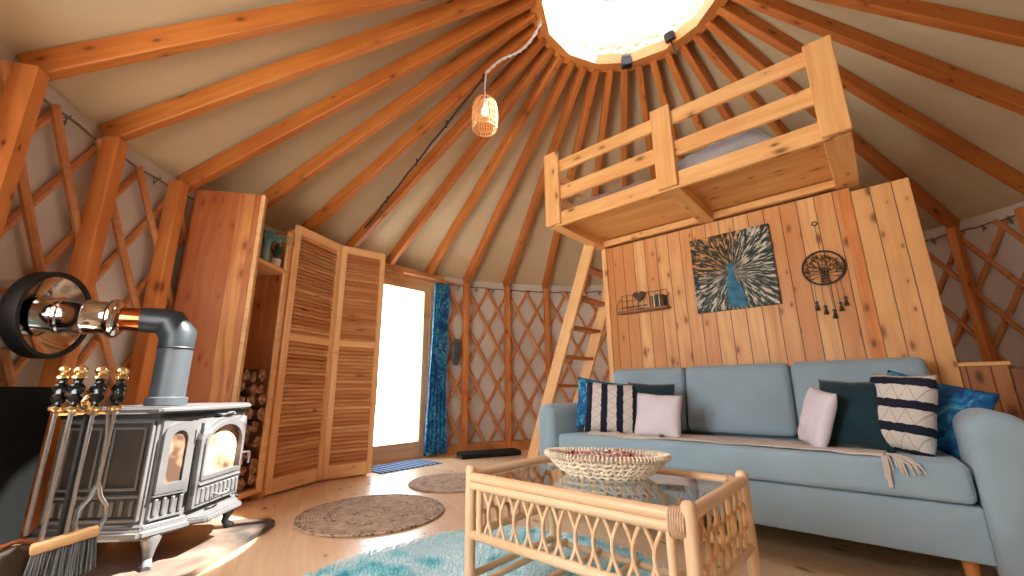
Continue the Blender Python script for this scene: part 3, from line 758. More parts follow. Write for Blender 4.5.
# flue
PB = SM @ V((-.05 + .02, -.03 - .05, 0)); PB = V((-2.52, .414, 0))
t = thing('stove_pipe', 'dark grey elbow stove pipe rising from the stove top', 'stove pipe', T(PB.x, PB.y, .676))
PR = .068; ZH = 1.056
HD = V((-.33, -.944, 0)).normalized()
bm = B(); lathe(bm, [(PR + .012, .668), (PR + .012, .70), (PR, .705)], 32, T(PB)); wobj('collar', bm, STEELP, t, smooth=True)
bm = B(); tube(bm, [PB + V((0, 0, .672)), PB + V((0, 0, .93))], PR, 32); wobj('vertical_pipe', bm, STEELP, t, smooth=True)
bm = B(); rr_ = [PB + V((0, 0, .925)), PB + V((0, 0, .99)), PB + HD * .045 + V((0, 0, ZH)), PB + HD * .07 + V((0, 0, ZH)), PB + HD * .145 + V((0, 0, ZH))]
tube(bm, rr_, [PR + .002, PR + .006, PR, PR - .008, PR - .010], 32); wobj('elbow', bm, plain('dark_pipe_steel', (44, 52, 58), .4, metal=.3, var=.08, scale=3), t, smooth=True)
bm = B(); lathe(bm, [(PR + .003, 0), (PR + .005, .004), (PR + .003, .008)], 32, T(PB + V((0, 0, .925)))); wobj('joint_ring', bm, IRON, t, smooth=True)
def axM(p, d): return T(p) @ d.to_track_quat('Z', 'Y').to_matrix().to_4x4()
P1 = PB + HD * .13 + V((0, 0, ZH)); MA = axM(P1, HD)
t = thing('wall_chimney', 'polished steel chimney adapter with black-rimmed funnel going out through the wall', 'chimney', MA)
bm = B(); lathe(bm, [(.054, 0), (.054, .12)], 32); obj('inner_pipe', bm, plain('copper_tinted_steel', (206, 120, 74), .12, metal=1, var=.1), t, smooth=True)
bm = B(); lathe(bm, [(.052, .085), (.070, .087), (.084, .098), (.090, .112), (.086, .126), (.074, .134), (.074, .20), (.079, .206), (.074, .212), (.074, .28), (.080, .286), (.080, .296), (.074, .302), (.074, .36)], 40); obj('adapter', bm, CHROME, t, smooth=True)
MF2 = axM(PB + HD * .445 + V((0, 0, ZH)), V((-.62, -.785, 0)).normalized()) @ Matrix.Scale(.93, 4) @ T(0, 0, -.33)
bm = B(); lathe(bm, [(.066, .372), (.10, .366), (.176, .322), (.182, .318), (.184, .322)], 56); obj('funnel', bm, CHROME, t, MF2, smooth='all')
bm = B(); lathe(bm, [(.181, .308), (.199, .308), (.202, .315), (.202, .368), (.196, .374), (.170, .374), (.181, .308)], 56); obj('black_rim', bm, plain('black_rubber', (14, 16, 18), .6, var=.1), t, MF2, smooth=True)
bm = B(); lathe(bm, [(.176, .365), (.172, .40), (.150, .62)], 56); obj('outer_casing', bm, CHROME, t, MF2, smooth=True)
for x in (.6, 2.7, 4.8):
    bm = B(); box(bm, -.01, .01, .0, .02, .0, .02); bmesh.ops.transform(bm, matrix=RZ(x) @ T(0, .078, .30), verts=bm.verts); obj('clasp', bm, CHROME, t, MF2)

# floor plate
MT = Matrix(((-u.x, nS.x, 0, 0), (-u.y, nS.y, 0, 0), (0, 0, 1, 0), (0, 0, 0, 1)))
tip = V((-2.70, 1.045, 0)); MT.translation = tip
bm = B(); pl = []
for cx_, cy_, a0 in ((.80 - .06, -.06, 0), (.06, -.06, 90), (.06, -.78, 180), (.80 - .06, -.78, 270)):
    for i in range(7): a = math.radians(a0 + 15 * i); pl.append((cx_ + .06 * math.cos(a), cy_ + .06 * math.sin(a)))
prism(bm, pl, 0.002, .028)
bmesh.ops.bevel(bm, geom=[e for e in bm.edges if min(e.verts[0].co.z, e.verts[1].co.z) > .02], offset=.006, segments=2, affect='EDGES')
s = NT('hearth_plate_dark'); nz = s.n('ShaderNodeTexNoise', i={'Vector': s.coords(), 'Scale': 3.0, 'Detail': 4.0, 'Distortion': 1.0}).outputs[0]
s.l(s.ramp(nz, [(.35, lin((40, 38, 38))), (.6, lin((92, 78, 70))), (.75, lin((132, 104, 88)))]), s.b.inputs['Base Color']); s.b.inputs['Roughness'].default_value = .5
tag(obj('hearth_mat', bm, s.m, None, MT), 'dark mottled hearth plate with rounded corners under the stove', 'hearth mat')

# black firewood bin / screen at the left
t = thing('black_log_bin', 'tall matt black metal bin at the left edge behind the fire tools', 'log bin', T(-2.59, .06, 0) @ RZ(math.atan2(-.57, .82)))
bm = B(); box(bm, 0, .52, -.17, 0, 0.01, .74, bev=.006); obj('bin_body', bm, BLACKM, t)
bm = B(); box(bm, -.005, .525, -.175, .004, .735, .75, bev=.004); obj('rim', bm, BLACKM, t)
for x, y in ((.02, -.15), (.50, -.15), (.02, -.02), (.50, -.02)):
    bm = B(); box(bm, x - .015, x + .015, y - .015, y + .015, 0, .012); obj('foot', bm, BLACKM, t)

# fire tools
MT2 = T(-1.79, .115, 0)
TX = lambda a: V((0, a, 0))
t = thing('tool_stand', 'black stand holding the fireplace tools beside the stove', 'stand', MT2)
bm = B(); lathe(bm, [(0, 0), (.13, 0), (.135, .012), (.12, .022), (.03, .035), (.014, .05), (0, .05)], 28); obj('base', bm, IRON, t, smooth=True)
bm = B(); tube(bm, [(0, 0, .04), (0, 0, .69)], .008, 10); obj('pole', bm, IRON, t, smooth=True)
bm = B(); tube(bm, [(-.0, -.068, .668), (.0, .068, .668)], .006, 8); tube(bm, [(-.06, 0, .668), (.06, 0, .668)], .006, 8)
for yy_ in (-.062, -.026, .018, .05): tube(bm, [(0, yy_, .668), (.022, yy_, .662), (.026, yy_, .675)], .004, 6)
obj('hook_bar', bm, BRASS, t, smooth=True)
bm = B(); lathe(bm, [(0, .685), (.02, .688), (.026, .70), (.016, .715), (.02, .73), (0, .742)], 18); obj('top_knob', bm, BRASS, t, smooth=True)
def handle(tt, x, y):
    M = T(x, y, 0)
    bm = B(); lathe(bm, [(0, .672), (.010, .672), (.018, .677), (.018, .685), (.010, .690), (0, .690)], 16, M); wobj2(tt, 'lower_collar', bm, BRASS)
    bm = B(); n = 40; seg = 12; rings = []
    for i in range(n + 1):
        f_ = i / n; r0 = .010 + .006 * math.sin(PI * f_)
        ring = []
        for k in range(seg):
            a = 2 * PI * k / seg; r = r0 * (1 + .22 * math.cos(2 * a - f_ * 14))
            ring.append(bm.verts.new((x + r * math.cos(a), y + r * math.sin(a), .690 + .072 * f_)))
        rings.append(ring)
    for A, Bq in zip(rings, rings[1:]):
        for k in range(seg): bm.faces.new((A[k], A[(k + 1) % seg], Bq[(k + 1) % seg], Bq[k]))
    wobj2(tt, 'twisted_grip', bm, IRONG)
    bm = B(); lathe(bm, [(.011, .762), (.017, .765), (.017, .771), (.009, .775), (.014, .781), (.017, .788), (.014, .796), (.006, .801), (0, .803)], 16, M); wobj2(tt, 'knob', bm, BRASS)
IRONG = plain('glossy_black', (20, 24, 24), .18, var=.1)
def wobj2(tt, nm, bm, mat):
    bmesh.ops.transform(bm, matrix=MT2, verts=bm.verts); return wobj(nm, bm, mat, tt, smooth=True)
tools = []
def tool(nm, lab, x, y):
    tt = thing(nm, lab, 'fire tool', MT2 @ T(x, y, .68), 'fire tools hanging on the stand'); handle(tt, x, y); return tt
# shovel (leftmost)
tt = tool('fire_shovel', 'fire shovel with a brown rounded pan, leftmost of the hanging tools', .02, -.066)
bm = B(); tube(bm, [(.02, -.066, .672), (.02, -.066, .36)], .005, 10); wobj2(tt, 'rod', bm, BRUSHED)
bm = B(); n = 14; rows = []
for i in range(n + 1):
    f_ = i / n; z = .345 - .27 * f_; wd_ = .078 * min(1, math.sqrt(max(0.02, 1 - (1 - min(1, f_ * 2.6)) ** 2))); row = []
    for k in range(13):
        g_ = k / 12 * 2 - 1; row.append(bm.verts.new((.035 + .022 * (1 - g_ * g_) - .0, -.078 + g_ * wd_, z)))
    rows.append(row)
for A, Bq in zip(rows, rows[1:]):
    for k in range(12): bm.faces.new((A[k], A[k + 1], Bq[k + 1], Bq[k]))
o = wobj2(tt, 'pan', bm, plain('bronzed_pan', (70, 56, 44), .45, metal=.5, var=.3)); so = o.modifiers.new('t', 'SOLIDIFY'); so.thickness = .004
bm = B(); tube(bm, [(r[0].co if i < len(rows) else None) for i, r in enumerate([])] or [V((.035, -.078 - .0, .35)), V((.035, -.05, .343)), V((.035, -.02, .315)), V((.035, -.004, .27)), V((.035, .0, .20))], .006, 8)
tube(bm, [V((.035, -.078, .35)), V((.035, -.106, .343)), V((.035, -.136, .315)), V((.035, -.152, .27)), V((.035, -.156, .20))], .006, 8)
wobj2(tt, 'copper_rim', bm, plain('copper_rim', (170, 100, 54), .35, metal=.6, var=.15))
# poker
tt = tool('poker', 'long straight steel poker, second of the hanging tools from the left', .045, -.036)
bm = B(); tube(bm, [(.045, -.036, .672), (.045, -.036, .40), (.045, -.036, .14)], .0055, 10); tube(bm, [(.045, -.036, .18), (.045, -.012, .165), (.045, -.004, .185)], .004, 8); wobj2(tt, 'rod', bm, BRUSHED)
# brush
tt = tool('hearth_brush', 'hearth brush with pale wooden head and grey bristles', .05, .008)
bm = B(); tube(bm, [(.05, .008, .672), (.05, .008, .35)], .005, 10); wobj2(tt, 'rod', bm, BRUSHED)
bm = B(); box(bm, -.02, .02, -.068, .062, .325, .35, M=T(.05, .014, 0) @ T(0, 0, .337) @ RX(math.radians(9)) @ T(0, 0, -.337), bev=.007, seg=2); wobj2(tt, 'brush_head', bm, plain('pale_beech', (222, 178, 126), .5, var=.1))
bm = B(); rnd = random.Random(4)
for i in range(520):
    x = rnd.uniform(-.016, .016); y = rnd.uniform(-.062, .056); l = rnd.uniform(.075, .095)
    ztop = .333 + y * .158
    tube(bm, [(.05 + x, .014 + y, ztop), (.05 + x * 1.6 + rnd.uniform(-.004, .004), .014 + y * 1.12 + rnd.uniform(-.004, .004), ztop - l)], .0012, 4)
wobj2(tt, 'bristles', bm, plain('grey_bristle', (112, 116, 120), .8, var=.2))
# tongs
tt = tool('log_tongs', 'steel log tongs with forked jaws, rightmost of the hanging tools', .03, .055)
bm = B(); tube(bm, [(.03, .055, .672), (.03, .052, .46)], .006, 10); tube(bm, [(.036, .04, .672), (.036, .049, .60), (.036, .052, .46)], .0045, 8)
wobj2(tt, 'shaft', bm, BRUSHED)
for s_ in (1, -1):
    bm = B(); tube(bm, [(.03, .052, .47), (.03, .052 + s_ * .012, .43), (.03, .052 + s_ * .028, .405), (.03, .052 + s_ * .030, .37), (.03, .052 + s_ * .022, .345)], .006, 8); wobj2(tt, 'jaw', bm, BRUSHED)

# ------------------------------------------------------------------ plank partition, loft, ladder
XL, XR, WY = -1.735, 0.01, 3.20
t = thing('plank_partition', 'vertical pine board partition behind the blue sofa under the loft', 'wooden wall', T(XL, WY, 0))
bm = B(); box(bm, XL + .04, XR - .0, WY, WY + .03, 0, 1.94); wobj('board_wall', bm, PLANKS, t)
bar('corner_trim', (XL + .02, WY + .005, 0), (XL + .02, WY + .005, 1.94), .05, .045, LOUVF, t, up=(1, 0, 0))
bm = B(); box(bm, XL, XL + .03, WY + .03, 4.35, 0, 1.94); wobj('side_wall', bm, wood('side_planks', (214, 150, 88), (184, 110, 52), axis='Z', plank=.098, plank_axis='Y', vary=.6), t)
bar('end_batten', (XR - .02, WY - .006, 0), (XR - .02, WY - .006, 1.935), .012, .06, POST, t, up=(1, 0, 0))
t = thing('wide_plank_panel', 'wide pale pine board panel right of the dreamcatcher, standing to the loft height', 'wood panel', T(XR, WY, 0))
bm = B(); box(bm, XR + .012, XR + .278, WY - .02, WY + .02, 0, 1.905, bev=.003)
wobj('panel_board', bm, wood('wide_board_pine', (240, 190, 128), (210, 146, 86), axis='Z', plank=.10, plank_axis='X', knots=.6, vary=.4, deep=(128, 70, 34)), t)
bm = B(); box(bm, XR + .25, XR + .278, WY + .02, 4.2, 0, 1.905); wobj('side_board', bm, CAB, t)
t = thing('low_pine_cabinet', 'low pine board cabinet right of the sofa at the right edge', 'cabinet', T(.40, WY, 0))
bm = B(); box(bm, .29, .46, WY + .0, WY + .5, 0, .815, bev=.003); wobj('body', bm, wood('cab_boards', (196, 138, 88), (150, 92, 50), axis='Z', plank=.085, plank_axis='X', vary=.6), t)
bm = B(); box(bm, .285, .47, WY - .01, WY + .51, .815, .835, bev=.003); wobj('top', bm, LOFT, t)
bm = B(); box(bm, .462, .60, WY + .02, WY + .5, 0, .80, bev=.003); wobj('dark_door', bm, wood('cab_door', (150, 100, 64), (110, 66, 38), axis='Z', vary=.4), t)

t = thing('loft_bed', 'pine loft bed platform with slatted railing above the sofa', 'loft bed', T(-.85, 2.46, 1.95))
LX0, LX1, LY0, LY1 = -1.79, .06, 2.47, 3.95; ZB = 1.95
for p in ((LX0 + .05, ZB + .06), (-.83, ZB + .06), (LX1 - .055, ZB + .06)):
    bar('floor_joist', (p[0], LY0 + .02, ZB + .05), (p[0], LY1, ZB + .05), .10 if p[0] > -1.5 else .09, .10, LOFT, t)
bm = B(); box(bm, LX0 + .02, LX1 - .02, LY0 + .03, LY1, ZB + .065, ZB + .085); wobj('floor_boards', bm, LOFTUND, t)
bar('rear_ledger', (LX0 + .06, WY - .02, ZB + .03), (LX1 - .05, WY - .02, ZB + .03), .04, .05, LOFT, t)
bar('front_board', (LX0 + .10, LY0, ZB + .045), (LX1 - .09, LY0, ZB + .045), .03, .11, LOFT, t, ext=.02)
for z0, z1 in ((2.16, 2.265), (2.395, 2.49)):
    bar('railing_board', (LX0 + .05, LY0, (z0 + z1) / 2), (LX1 - .03, LY0, (z0 + z1) / 2), .028, z1 - z0, LOFT, t)
bar('railing_post', (LX0 + .065, LY0 - .03, ZB + .0), (LX0 + .065, LY0 - .03, 2.565), .13, .03, LOFT, t, up=(0, 1, 0))
bar('railing_post', (-.835, LY0 - .03, ZB + .0), (-.835, LY0 - .03, 2.525), .128, .03, LOFT, t, up=(0, 1, 0))
bar('railing_post', (LX1 - .045, LY0 - .03, ZB - .005), (LX1 - .045, LY0 - .03, 2.50), .125, .03, LOFT, t, up=(0, 1, 0))
bar('side_board', (LX1, LY0 + .02, ZB + .08), (LX1, LY1, ZB + .08), .03, .16, LOFT, t)
bar('side_board', (LX0 + .012, LY0 + .02, ZB + .07), (LX0 + .012, LY1, ZB + .07), .024, .14, LOFT, t)
for z0 in (2.20, 2.42):
    bar('side_rail', (LX0 + .03, LY0 + .02, z0), (LX0 + .03, 2.95, z0), .028, .09, LOFT, t)
t = thing('loft_mattress', 'lavender grey mattress lying on the loft behind the railing', 'mattress', T(-.85, 3.1, 2.035))
bm = B(); box(bm, LX0 + .08, LX1 - .04, LY0 + .06, LY1 - .1, ZB + .088, ZB + .125, bev=.012, seg=3); wobj('cover', bm, MATT, t, smooth=True)
def lump(bm, x0, x1, y0, y1, z0, hfun, nx=40, ny=20):
    g = []
    for i in range(nx + 1):
        r = []
        for j in range(ny + 1):
            fx, fy = i / nx, j / ny
            e = min(1, 6 * fx) * min(1, 6 * (1 - fx)) * min(1, 8 * fy) * min(1, 5 * (1 - fy)); e = e ** .5
            r.append(bm.verts.new((x0 + (x1 - x0) * fx, y0 + (y1 - y0) * fy, z0 + e * hfun(fx, fy))))
        g.append(r)
    for A, Bq in zip(g, g[1:]):
        for j in range(ny): bm.faces.new((A[j], A[j + 1], Bq[j + 1], Bq[j]))
    a = g
    bot = [[bm.verts.new((v.co.x, v.co.y, z0 - .002)) for v in (r[0], r[-1])] for r in g]
    bm.faces.new([r[0] for r in g] + [b[0] for b in bot][::-1])
bm = B(); lump(bm, LX0 + .85, LX1 - .3, LY0 + .06, LY1 - .2, ZB + .126, lambda a, b: .17 + .05 * noise.noise(V((a * 7, b * 4, 1))) + .05 * a)
tag(obj('duvet', bm, BEDG, smooth='all'), 'rumpled grey duvet on the right half of the loft bed', 'duvet')
bm = B(); lump(bm, LX0 + .12, LX0 + .82, LY0 + .07, LY1 - .5, ZB + .126, lambda a, b: .10 + .03 * noise.noise(V((a * 9, b * 4, 8))))
tag(obj('folded_blanket', bm, plain('taupe_blanket', (140, 112, 100), .95, var=.2, scale=9), smooth='all'), 'taupe brown blanket on the left half of the loft bed', 'blanket')

# ladder
t = thing('loft_ladder', 'pale pine ladder leaning on the left end of the loft', 'ladder', T(-2.55, 3.3, 0))
la, lb = V((-2.575, 0, 0)), V((-1.775, 0, 1.96))
ld_ = (lb - la).normalized(); lu = V((ld_.z, 0, -ld_.x))
for y in (3.05, 3.56):
    bar('rail', la + V((.05, y, .0)) , lb + V((.0, y, .0)), .032, .11, LADD, t, up=lu, bev=.005)
for k in range(7):
    z = .24 + .255 * k; f_ = z / 1.96; x = la.x + .04 + (lb.x - la.x - .04) * f_
    bar('tread', (x, 3.064, z), (x, 3.546, z), .10, .028, wood('tread_pine', (206, 142, 82), (170, 100, 52), vary=.4) if k == 0 else bpy.data.materials['tread_pine'], t, bev=.004)

# ------------------------------------------------------------------ things on the plank wall
s = NT('peacock_print'); co = s.coords(); sp = s.n('ShaderNodeSeparateXYZ', i={0: co})
px_ = s.math('SUBTRACT', sp.outputs[0], .01); pz_ = s.math('ADD', sp.outputs[2], .02)
ang = s.math('ARCTAN2', pz_, px_); rd = s.math('SQRT', s.math('ADD', s.math('MULTIPLY', px_, px_), s.math('MULTIPLY', pz_, pz_)))
v1 = s.n('ShaderNodeCombineXYZ', i={0: s.math('MULTIPLY', ang, 15.0), 1: s.math('MULTIPLY', rd, 14.0), 2: 0.0}).outputs[0]
nr = s.n('ShaderNodeTexNoise', i={'Vector': v1, 'Scale': 1.0, 'Detail': 4.0, 'Roughness': .6, 'Distortion': .4}).outputs[0]
v3 = s.n('ShaderNodeCombineXYZ', i={0: s.math('MULTIPLY', ang, 7.0), 1: s.math('MULTIPLY', rd, 28.0), 2: 3.0}).outputs[0]
vo = s.n('ShaderNodeTexVoronoi', i={'Vector': v3, 'Scale': 1.0}).outputs['Distance']
up_ = s.n('ShaderNodeMapRange', i={0: pz_, 1: -.05, 2: .06}).outputs[0]
lft = s.n('ShaderNodeMapRange', i={0: s.math('SUBTRACT', px_, s.math('MULTIPLY', pz_, .3)), 1: .06, 2: -.08}).outputs[0]
pale = s.mix(s.math('MULTIPLY', up_, lft), lin((206, 200, 186)), lin((196, 142, 84)))
base = s.ramp(nr, [(.42, lin((18, 42, 48))), (.51, lin((80, 104, 100))), (.60, (1, 1, 1, 1))])
c = s.mix(1.0, base, pale, 'MULTIPLY')
eye = s.n('ShaderNodeMapRange', i={0: vo, 1: .12, 2: .28, 3: .9, 4: 0.0}).outputs[0]
c = s.mix(s.math('MULTIPLY', eye, up_), c, lin((20, 56, 62)))
s.l(c, s.b.inputs['Base Color']); s.b.inputs['Roughness'].default_value = .6
PCX, PCZ = -.705, 1.54
t = thing('peacock_picture', 'square canvas picture of a blue peacock with fanned tail', 'picture', T(PCX, WY - .015, PCZ))
bm = B(); box(bm, -.265, .265, -.014, .014, -.283, .283, bev=.002); obj('canvas', bm, s.m, t)
bm = B(); body = [(-.035, -.275), (.07, -.275), (.065, -.18), (.03, -.08), (.012, -.02), (.018, .02), (.008, .05), (-.012, .052), (-.022, .03), (-.02, -.01), (-.04, -.1), (-.048, -.2)]
arch_plate(bm, Matrix(), body, -.018, -.0142); obj('peacock_body', bm, plain('peacock_blue', (36, 116, 150), .6, var=.35, scale=18), t)
bm = B()
for i in range(5):
    a = math.radians(60 + 15 * i); tube(bm, [(-.002, -.016, .05), (-.002 + .035 * math.cos(a), -.016, .05 + .035 * math.sin(a))], .0012, 4)
obj('peacock_crest', bm, plain('peacock_crest', (20, 50, 60), .6), t)

# dreamcatcher
t = thing('tree_of_life_hanging', 'round wire tree ornament with beaded strings hanging on the plank wall', 'wall ornament', T(-.187, WY - .012, 1.74))
Y_ = -.008
bm = B(); tube(bm, [(.0 + .0 * i, Y_, 0 - i * .03) for i in range(7)], .0016, 5); obj('hanging_string', bm, IRON, t)
bm = B(); tube(bm, [V((.014 * math.cos(2 * PI * i / 14), Y_, .008 + .014 * math.sin(2 * PI * i / 14))) for i in range(14)], .003, 6, closed=True); obj('top_ring', bm, IRON, t)
HC = V((.0, Y_, -.29)); HRr = .108
bm = B(); tube(bm, [HC + V((HRr * math.cos(2 * PI * i / 40), 0, HRr * math.sin(2 * PI * i / 40))) for i in range(40)], .0055, 8, closed=True); obj('hoop', bm, plain('dark_wrapped_hoop', (44, 46, 54), .6, var=.3, scale=60), t, smooth=True)
bm = B(); rnd = random.Random(11)
for i in range(9):
    bx = (i - 4) * .004; tube(bm, [HC + V((bx * 1.6, 0, -.10)), HC + V((bx, -.002, -.04)), HC + V((bx * 1.5, 0, 0))], .0022, 5)
def branch(p, a, l, dep):
    q = p + V((math.cos(a) * l, 0, math.sin(a) * l))
    if (q - HC).length > HRr - .004: q = HC + (q - HC).normalized() * (HRr - .004)
    tube(bm, [p, (p + q) / 2 + V((0, -.003, 0)), q], .0016, 4)
    if dep > 0:
        for s_ in (-.45, .1, .5): branch(q, a + s_ + rnd.uniform(-.2, .2), l * .72, dep - 1)
for i in range(11): branch(HC + V(((i - 5) * .004, 0, -.01 * abs(i - 5))), PI / 2 + (5 - i) * .38, .040, 2)
obj('wire_tree', bm, plain('bronze_wire', (86, 66, 46), .45, metal=.5, var=.3), t)
bm = B()
for i in range(110):
    a = rnd.uniform(0, 2 * PI); r = HRr * math.sqrt(rnd.uniform(0.02, .86)); p = HC + V((r * math.cos(a), -.004, r * math.sin(a)))
    if p.z < HC.z - .03 and abs(p.x - HC.x) > .02: continue
    bmesh.ops.create_icosphere(bm, subdivisions=1, radius=.0055, matrix=T(p))
obj('bead_leaves', bm, plain('mixed_small_beads', (126, 104, 64), .4, var=.6, scale=80), t)
for i, (dx, l) in enumerate(((-.066, .13), (-.028, .16), (.012, .19), (.050, .15), (.078, .12))):
    top = HC + V((dx * .9, 0, -math.sqrt(max(0, HRr ** 2 - (dx * .9) ** 2))))
    b_ = V((HC.x + dx, Y_, HC.z - .085 - l))
    st = B(); tube(st, [top, b_], .0014, 5); so_ = obj('string', st, plain('dark_thread', (80, 64, 50), .8), t)
    bd = B(); bmesh.ops.create_icosphere(bd, subdivisions=2, radius=.009, matrix=T(b_)); obj('bead', bd, plain('teal_bead', (16, 84, 84), .3, var=.2), so_, W[t], smooth=True)
    bl = B()
    for s_ in (-1, 0, 1): tube(bl, [b_ + V((0, 0, -.008)), b_ + V((s_ * .009, 0, -.045))], [.003, .0042], 6)
    lathe(bl, [(0, -.01), (.004, -.012), (.006, -.03), (.013, -.05), (0, -.048)], 10, T(b_)); obj('tassel', bl, plain('bronze_bell', (74, 58, 44), .5, metal=.4, var=.2), so_, W[t])

# wire shelf with heart and books
SX0, SX1, SZ = -1.60, -1.17, 1.335
t = thing('wire_wall_shelf', 'small wooden wall shelf with a wire back left of the peacock picture', 'shelf', T((SX0 + SX1) / 2, WY, SZ))
bm = B(); box(bm, SX0, SX1, WY - .085, WY - .002, SZ - .012, SZ + .006, bev=.002); wobj('shelf_board', bm, wood('shelf_wood', (156, 112, 74), (112, 74, 44), vary=.3), t)
bm = B(); h = .15
for z in (SZ + .05, SZ + .10, SZ + h): tube(bm, [(SX0 + .02, WY - .006, z), (SX1 - .02, WY - .006, z)], .002, 5)
for k in range(9): tube(bm, [(SX0 + .02 + k * (SX1 - SX0 - .04) / 8, WY - .006, SZ), (SX0 + .02 + k * (SX1 - SX0 - .04) / 8, WY - .006, SZ + h)], .002, 5)
for x in (SX0 + .005, SX1 - .005): tube(bm, [(x, WY - .08, SZ), (x, WY - .08, SZ + .045), (x, WY - .006, SZ + .12)], .0025, 5)
tube(bm, [(SX0 + .005, WY - .08, SZ + .03), (SX1 - .005, WY - .08, SZ + .03)], .002, 5); wobj('wire_back', bm, IRON, t)
t = thing('heart_ornament', 'dark wooden heart on a stick standing on the wall shelf', 'ornament', T(-1.405, WY - .045, SZ + .006))
hp = []
for i in range(28):
    a = 2 * PI * i / 28; hx = 16 * math.sin(a) ** 3; hz = 13 * math.cos(a) - 5 * math.cos(2 * a) - 2 * math.cos(3 * a) - math.cos(4 * a); hp.append((hx * .0032, .115 + hz * .0030))
bm = B(); arch_plate(bm, Matrix(), hp, -.007, .007); obj('heart', bm, plain('dark_walnut', (78, 50, 40), .6, var=.2), t)
bm = B(); tube(bm, [(0, 0, .008), (0, 0, .075)], .003, 6); obj('stick', bm, plain('pale_metal', (170, 160, 150), .4), t)
bm = B(); box(bm, -.035, .035, -.02, .02, 0, .010, bev=.002); obj('foot', bm, bpy.data.materials['dark_walnut'], t)
for k, (x, th, h, colr, lab) in enumerate(((-1.318, .020, .093, (196, 150, 100), 'pale tan book, left end of the row on the wall shelf'), (-1.292, .014, .090, (150, 110, 84), 'slim brown book second from left on the wall shelf'),
        (-1.272, .012, .088, (206, 176, 138), 'slim cream book in the middle of the row on the wall shelf'), (-1.250, .022, .094, (54, 56, 52), 'thick dark grey book on the wall shelf'),
        (-1.228, .010, .092, (190, 158, 128), 'slim beige book between two dark books on the wall shelf'), (-1.206, .020, .090, (46, 44, 38), 'dark book, right end of the row on the wall shelf'))):
    t = thing('book', lab, 'book', T(x, WY - .05, SZ + .0075), 'small books on the wall shelf')
    cm = plain('book_cover_%d' % k, colr, .6, var=.1)
    bm = B(); box(bm, -th / 2, -th / 2 + .002, -.03, .035, 0, h); box(bm, th / 2 - .002, th / 2, -.03, .035, 0, h); box(bm, -th / 2, th / 2, -.032, -.03, 0, h); obj('cover', bm, cm, t)
    bm = B(); box(bm, -th / 2 + .002, th / 2 - .002, -.03, .032, .003, h - .003); obj('pages', bm, WHITE, t)

# ------------------------------------------------------------------ sofa
def rbox(x0, x1, y0, y1, z0, z1, r, seg=4, bulge=0.0):
    bm = B(); box(bm, x0, x1, y0, y1, z0, z1, bev=r, seg=seg); return bm
SX, SE = -1.60, .165
t = thing('sofa', 'long sky-blue upholstered sofa with three back cushions', 'sofa', T((SX + SE) / 2, 2.6, 0)); sofa = t
wobj('base', rbox(SX - .01, SE + .01, 2.225, 3.08, .13, .31, .012), SOFA, t, smooth=True)
bm = rbox(SX, SE, 2.212, 2.95, .314, .452, .028, 5)
for v in bm.verts:
    if v.co.z > .4: v.co.z -= .03 * max(0, min(1, (v.co.y - 2.25) / .6))
wobj('seat', bm, SOFA, t, smooth=True)
bm = B(); box(bm, SX, SE, 3.0, 3.15, .31, .83, bev=.03, seg=3); wobj('back', bm, SOFA, t, smooth=True)
bs = [SX - .0, -1.045, -.427, SE]
for a_, b_ in zip(bs, bs[1:]):
    bm = B(); nx, nz_ = 14, 12
    box(bm, a_ + .004, b_ - .004, 0, .16, .44, .865, bev=.04, seg=5)
    bmesh.ops.subdivide_edges(bm, edges=[e for e in bm.edges if e.calc_length() > .2], cuts=5, use_grid_fill=True)
    for v in bm.verts:
        fx = (v.co.x - a_) / (b_ - a_); fz = (v.co.z - .44) / .425
        if v.co.y < .08: v.co.y -= .016 * math.sin(PI * max(0, min(1, fx))) * math.sin(PI * max(0, min(1, fz)))
        v.co.y += (v.co.z - .44) * .16
    bmesh.ops.transform(bm, matrix=T(0, 2.89, 0), verts=bm.verts)
    wobj('back_cushion', bm, SOFA, t, smooth=True)
def arm(x0, x1, name, flare):
    bm = B(); rows = []; xc = (x0 + x1) / 2; hw = (x1 - x0) / 2; e = .045
    ys = [(2.165 + e * (1 - math.cos(PI / 2 * i / 6)), math.sin(PI / 2 * i / 6)) for i in range(7)] + [(2.5, 1), (2.8, 1), (3.08, 1), (3.10, .6)]
    for y, k in ys:
        ins = e * (1 - k); row = []
        prof_ = [(hw, .09), (hw, .3)] + [(math.cos(PI * i / 16) * hw, .555 + math.sin(PI * i / 16) * .075) for i in range(17)] + [(-hw, .3), (-hw, .09)]
        for px, pz in prof_:
            qx = px * (hw - ins) / hw; qz = .09 + (pz - .09) * (.54 - ins) / .54
            if px > 0 and flare > 0: qx += .10 * max(0, .5 - pz) ** 1.2
            row.append(bm.verts.new((xc + qx, y, qz)))
        rows.append(row)
    for A, Bq in zip(rows, rows[1:]):
        for i in range(len(A)): bm.faces.new((A[i], A[(i + 1) % len(A)], Bq[(i + 1) % len(A)], Bq[i]))
    bm.faces.new(rows[0]); bm.faces.new(rows[-1][::-1])
    return wobj(name, bm, SOFA, t, smooth='all')
arm(-1.725, -1.60, 'arm', -1); arm(.172, .335, 'arm', 1)
for x, y in ((-1.55, 2.30), (.11, 2.30), (-1.55, 3.0), (.11, 3.0)):
    bm = B(); lathe(bm, [(0, 0), (.014, 0), (.024, .13), (0, .13)], 14); obj('leg', bm, POST, t, W[t].inverted() and T(x, y, 0), smooth=True)

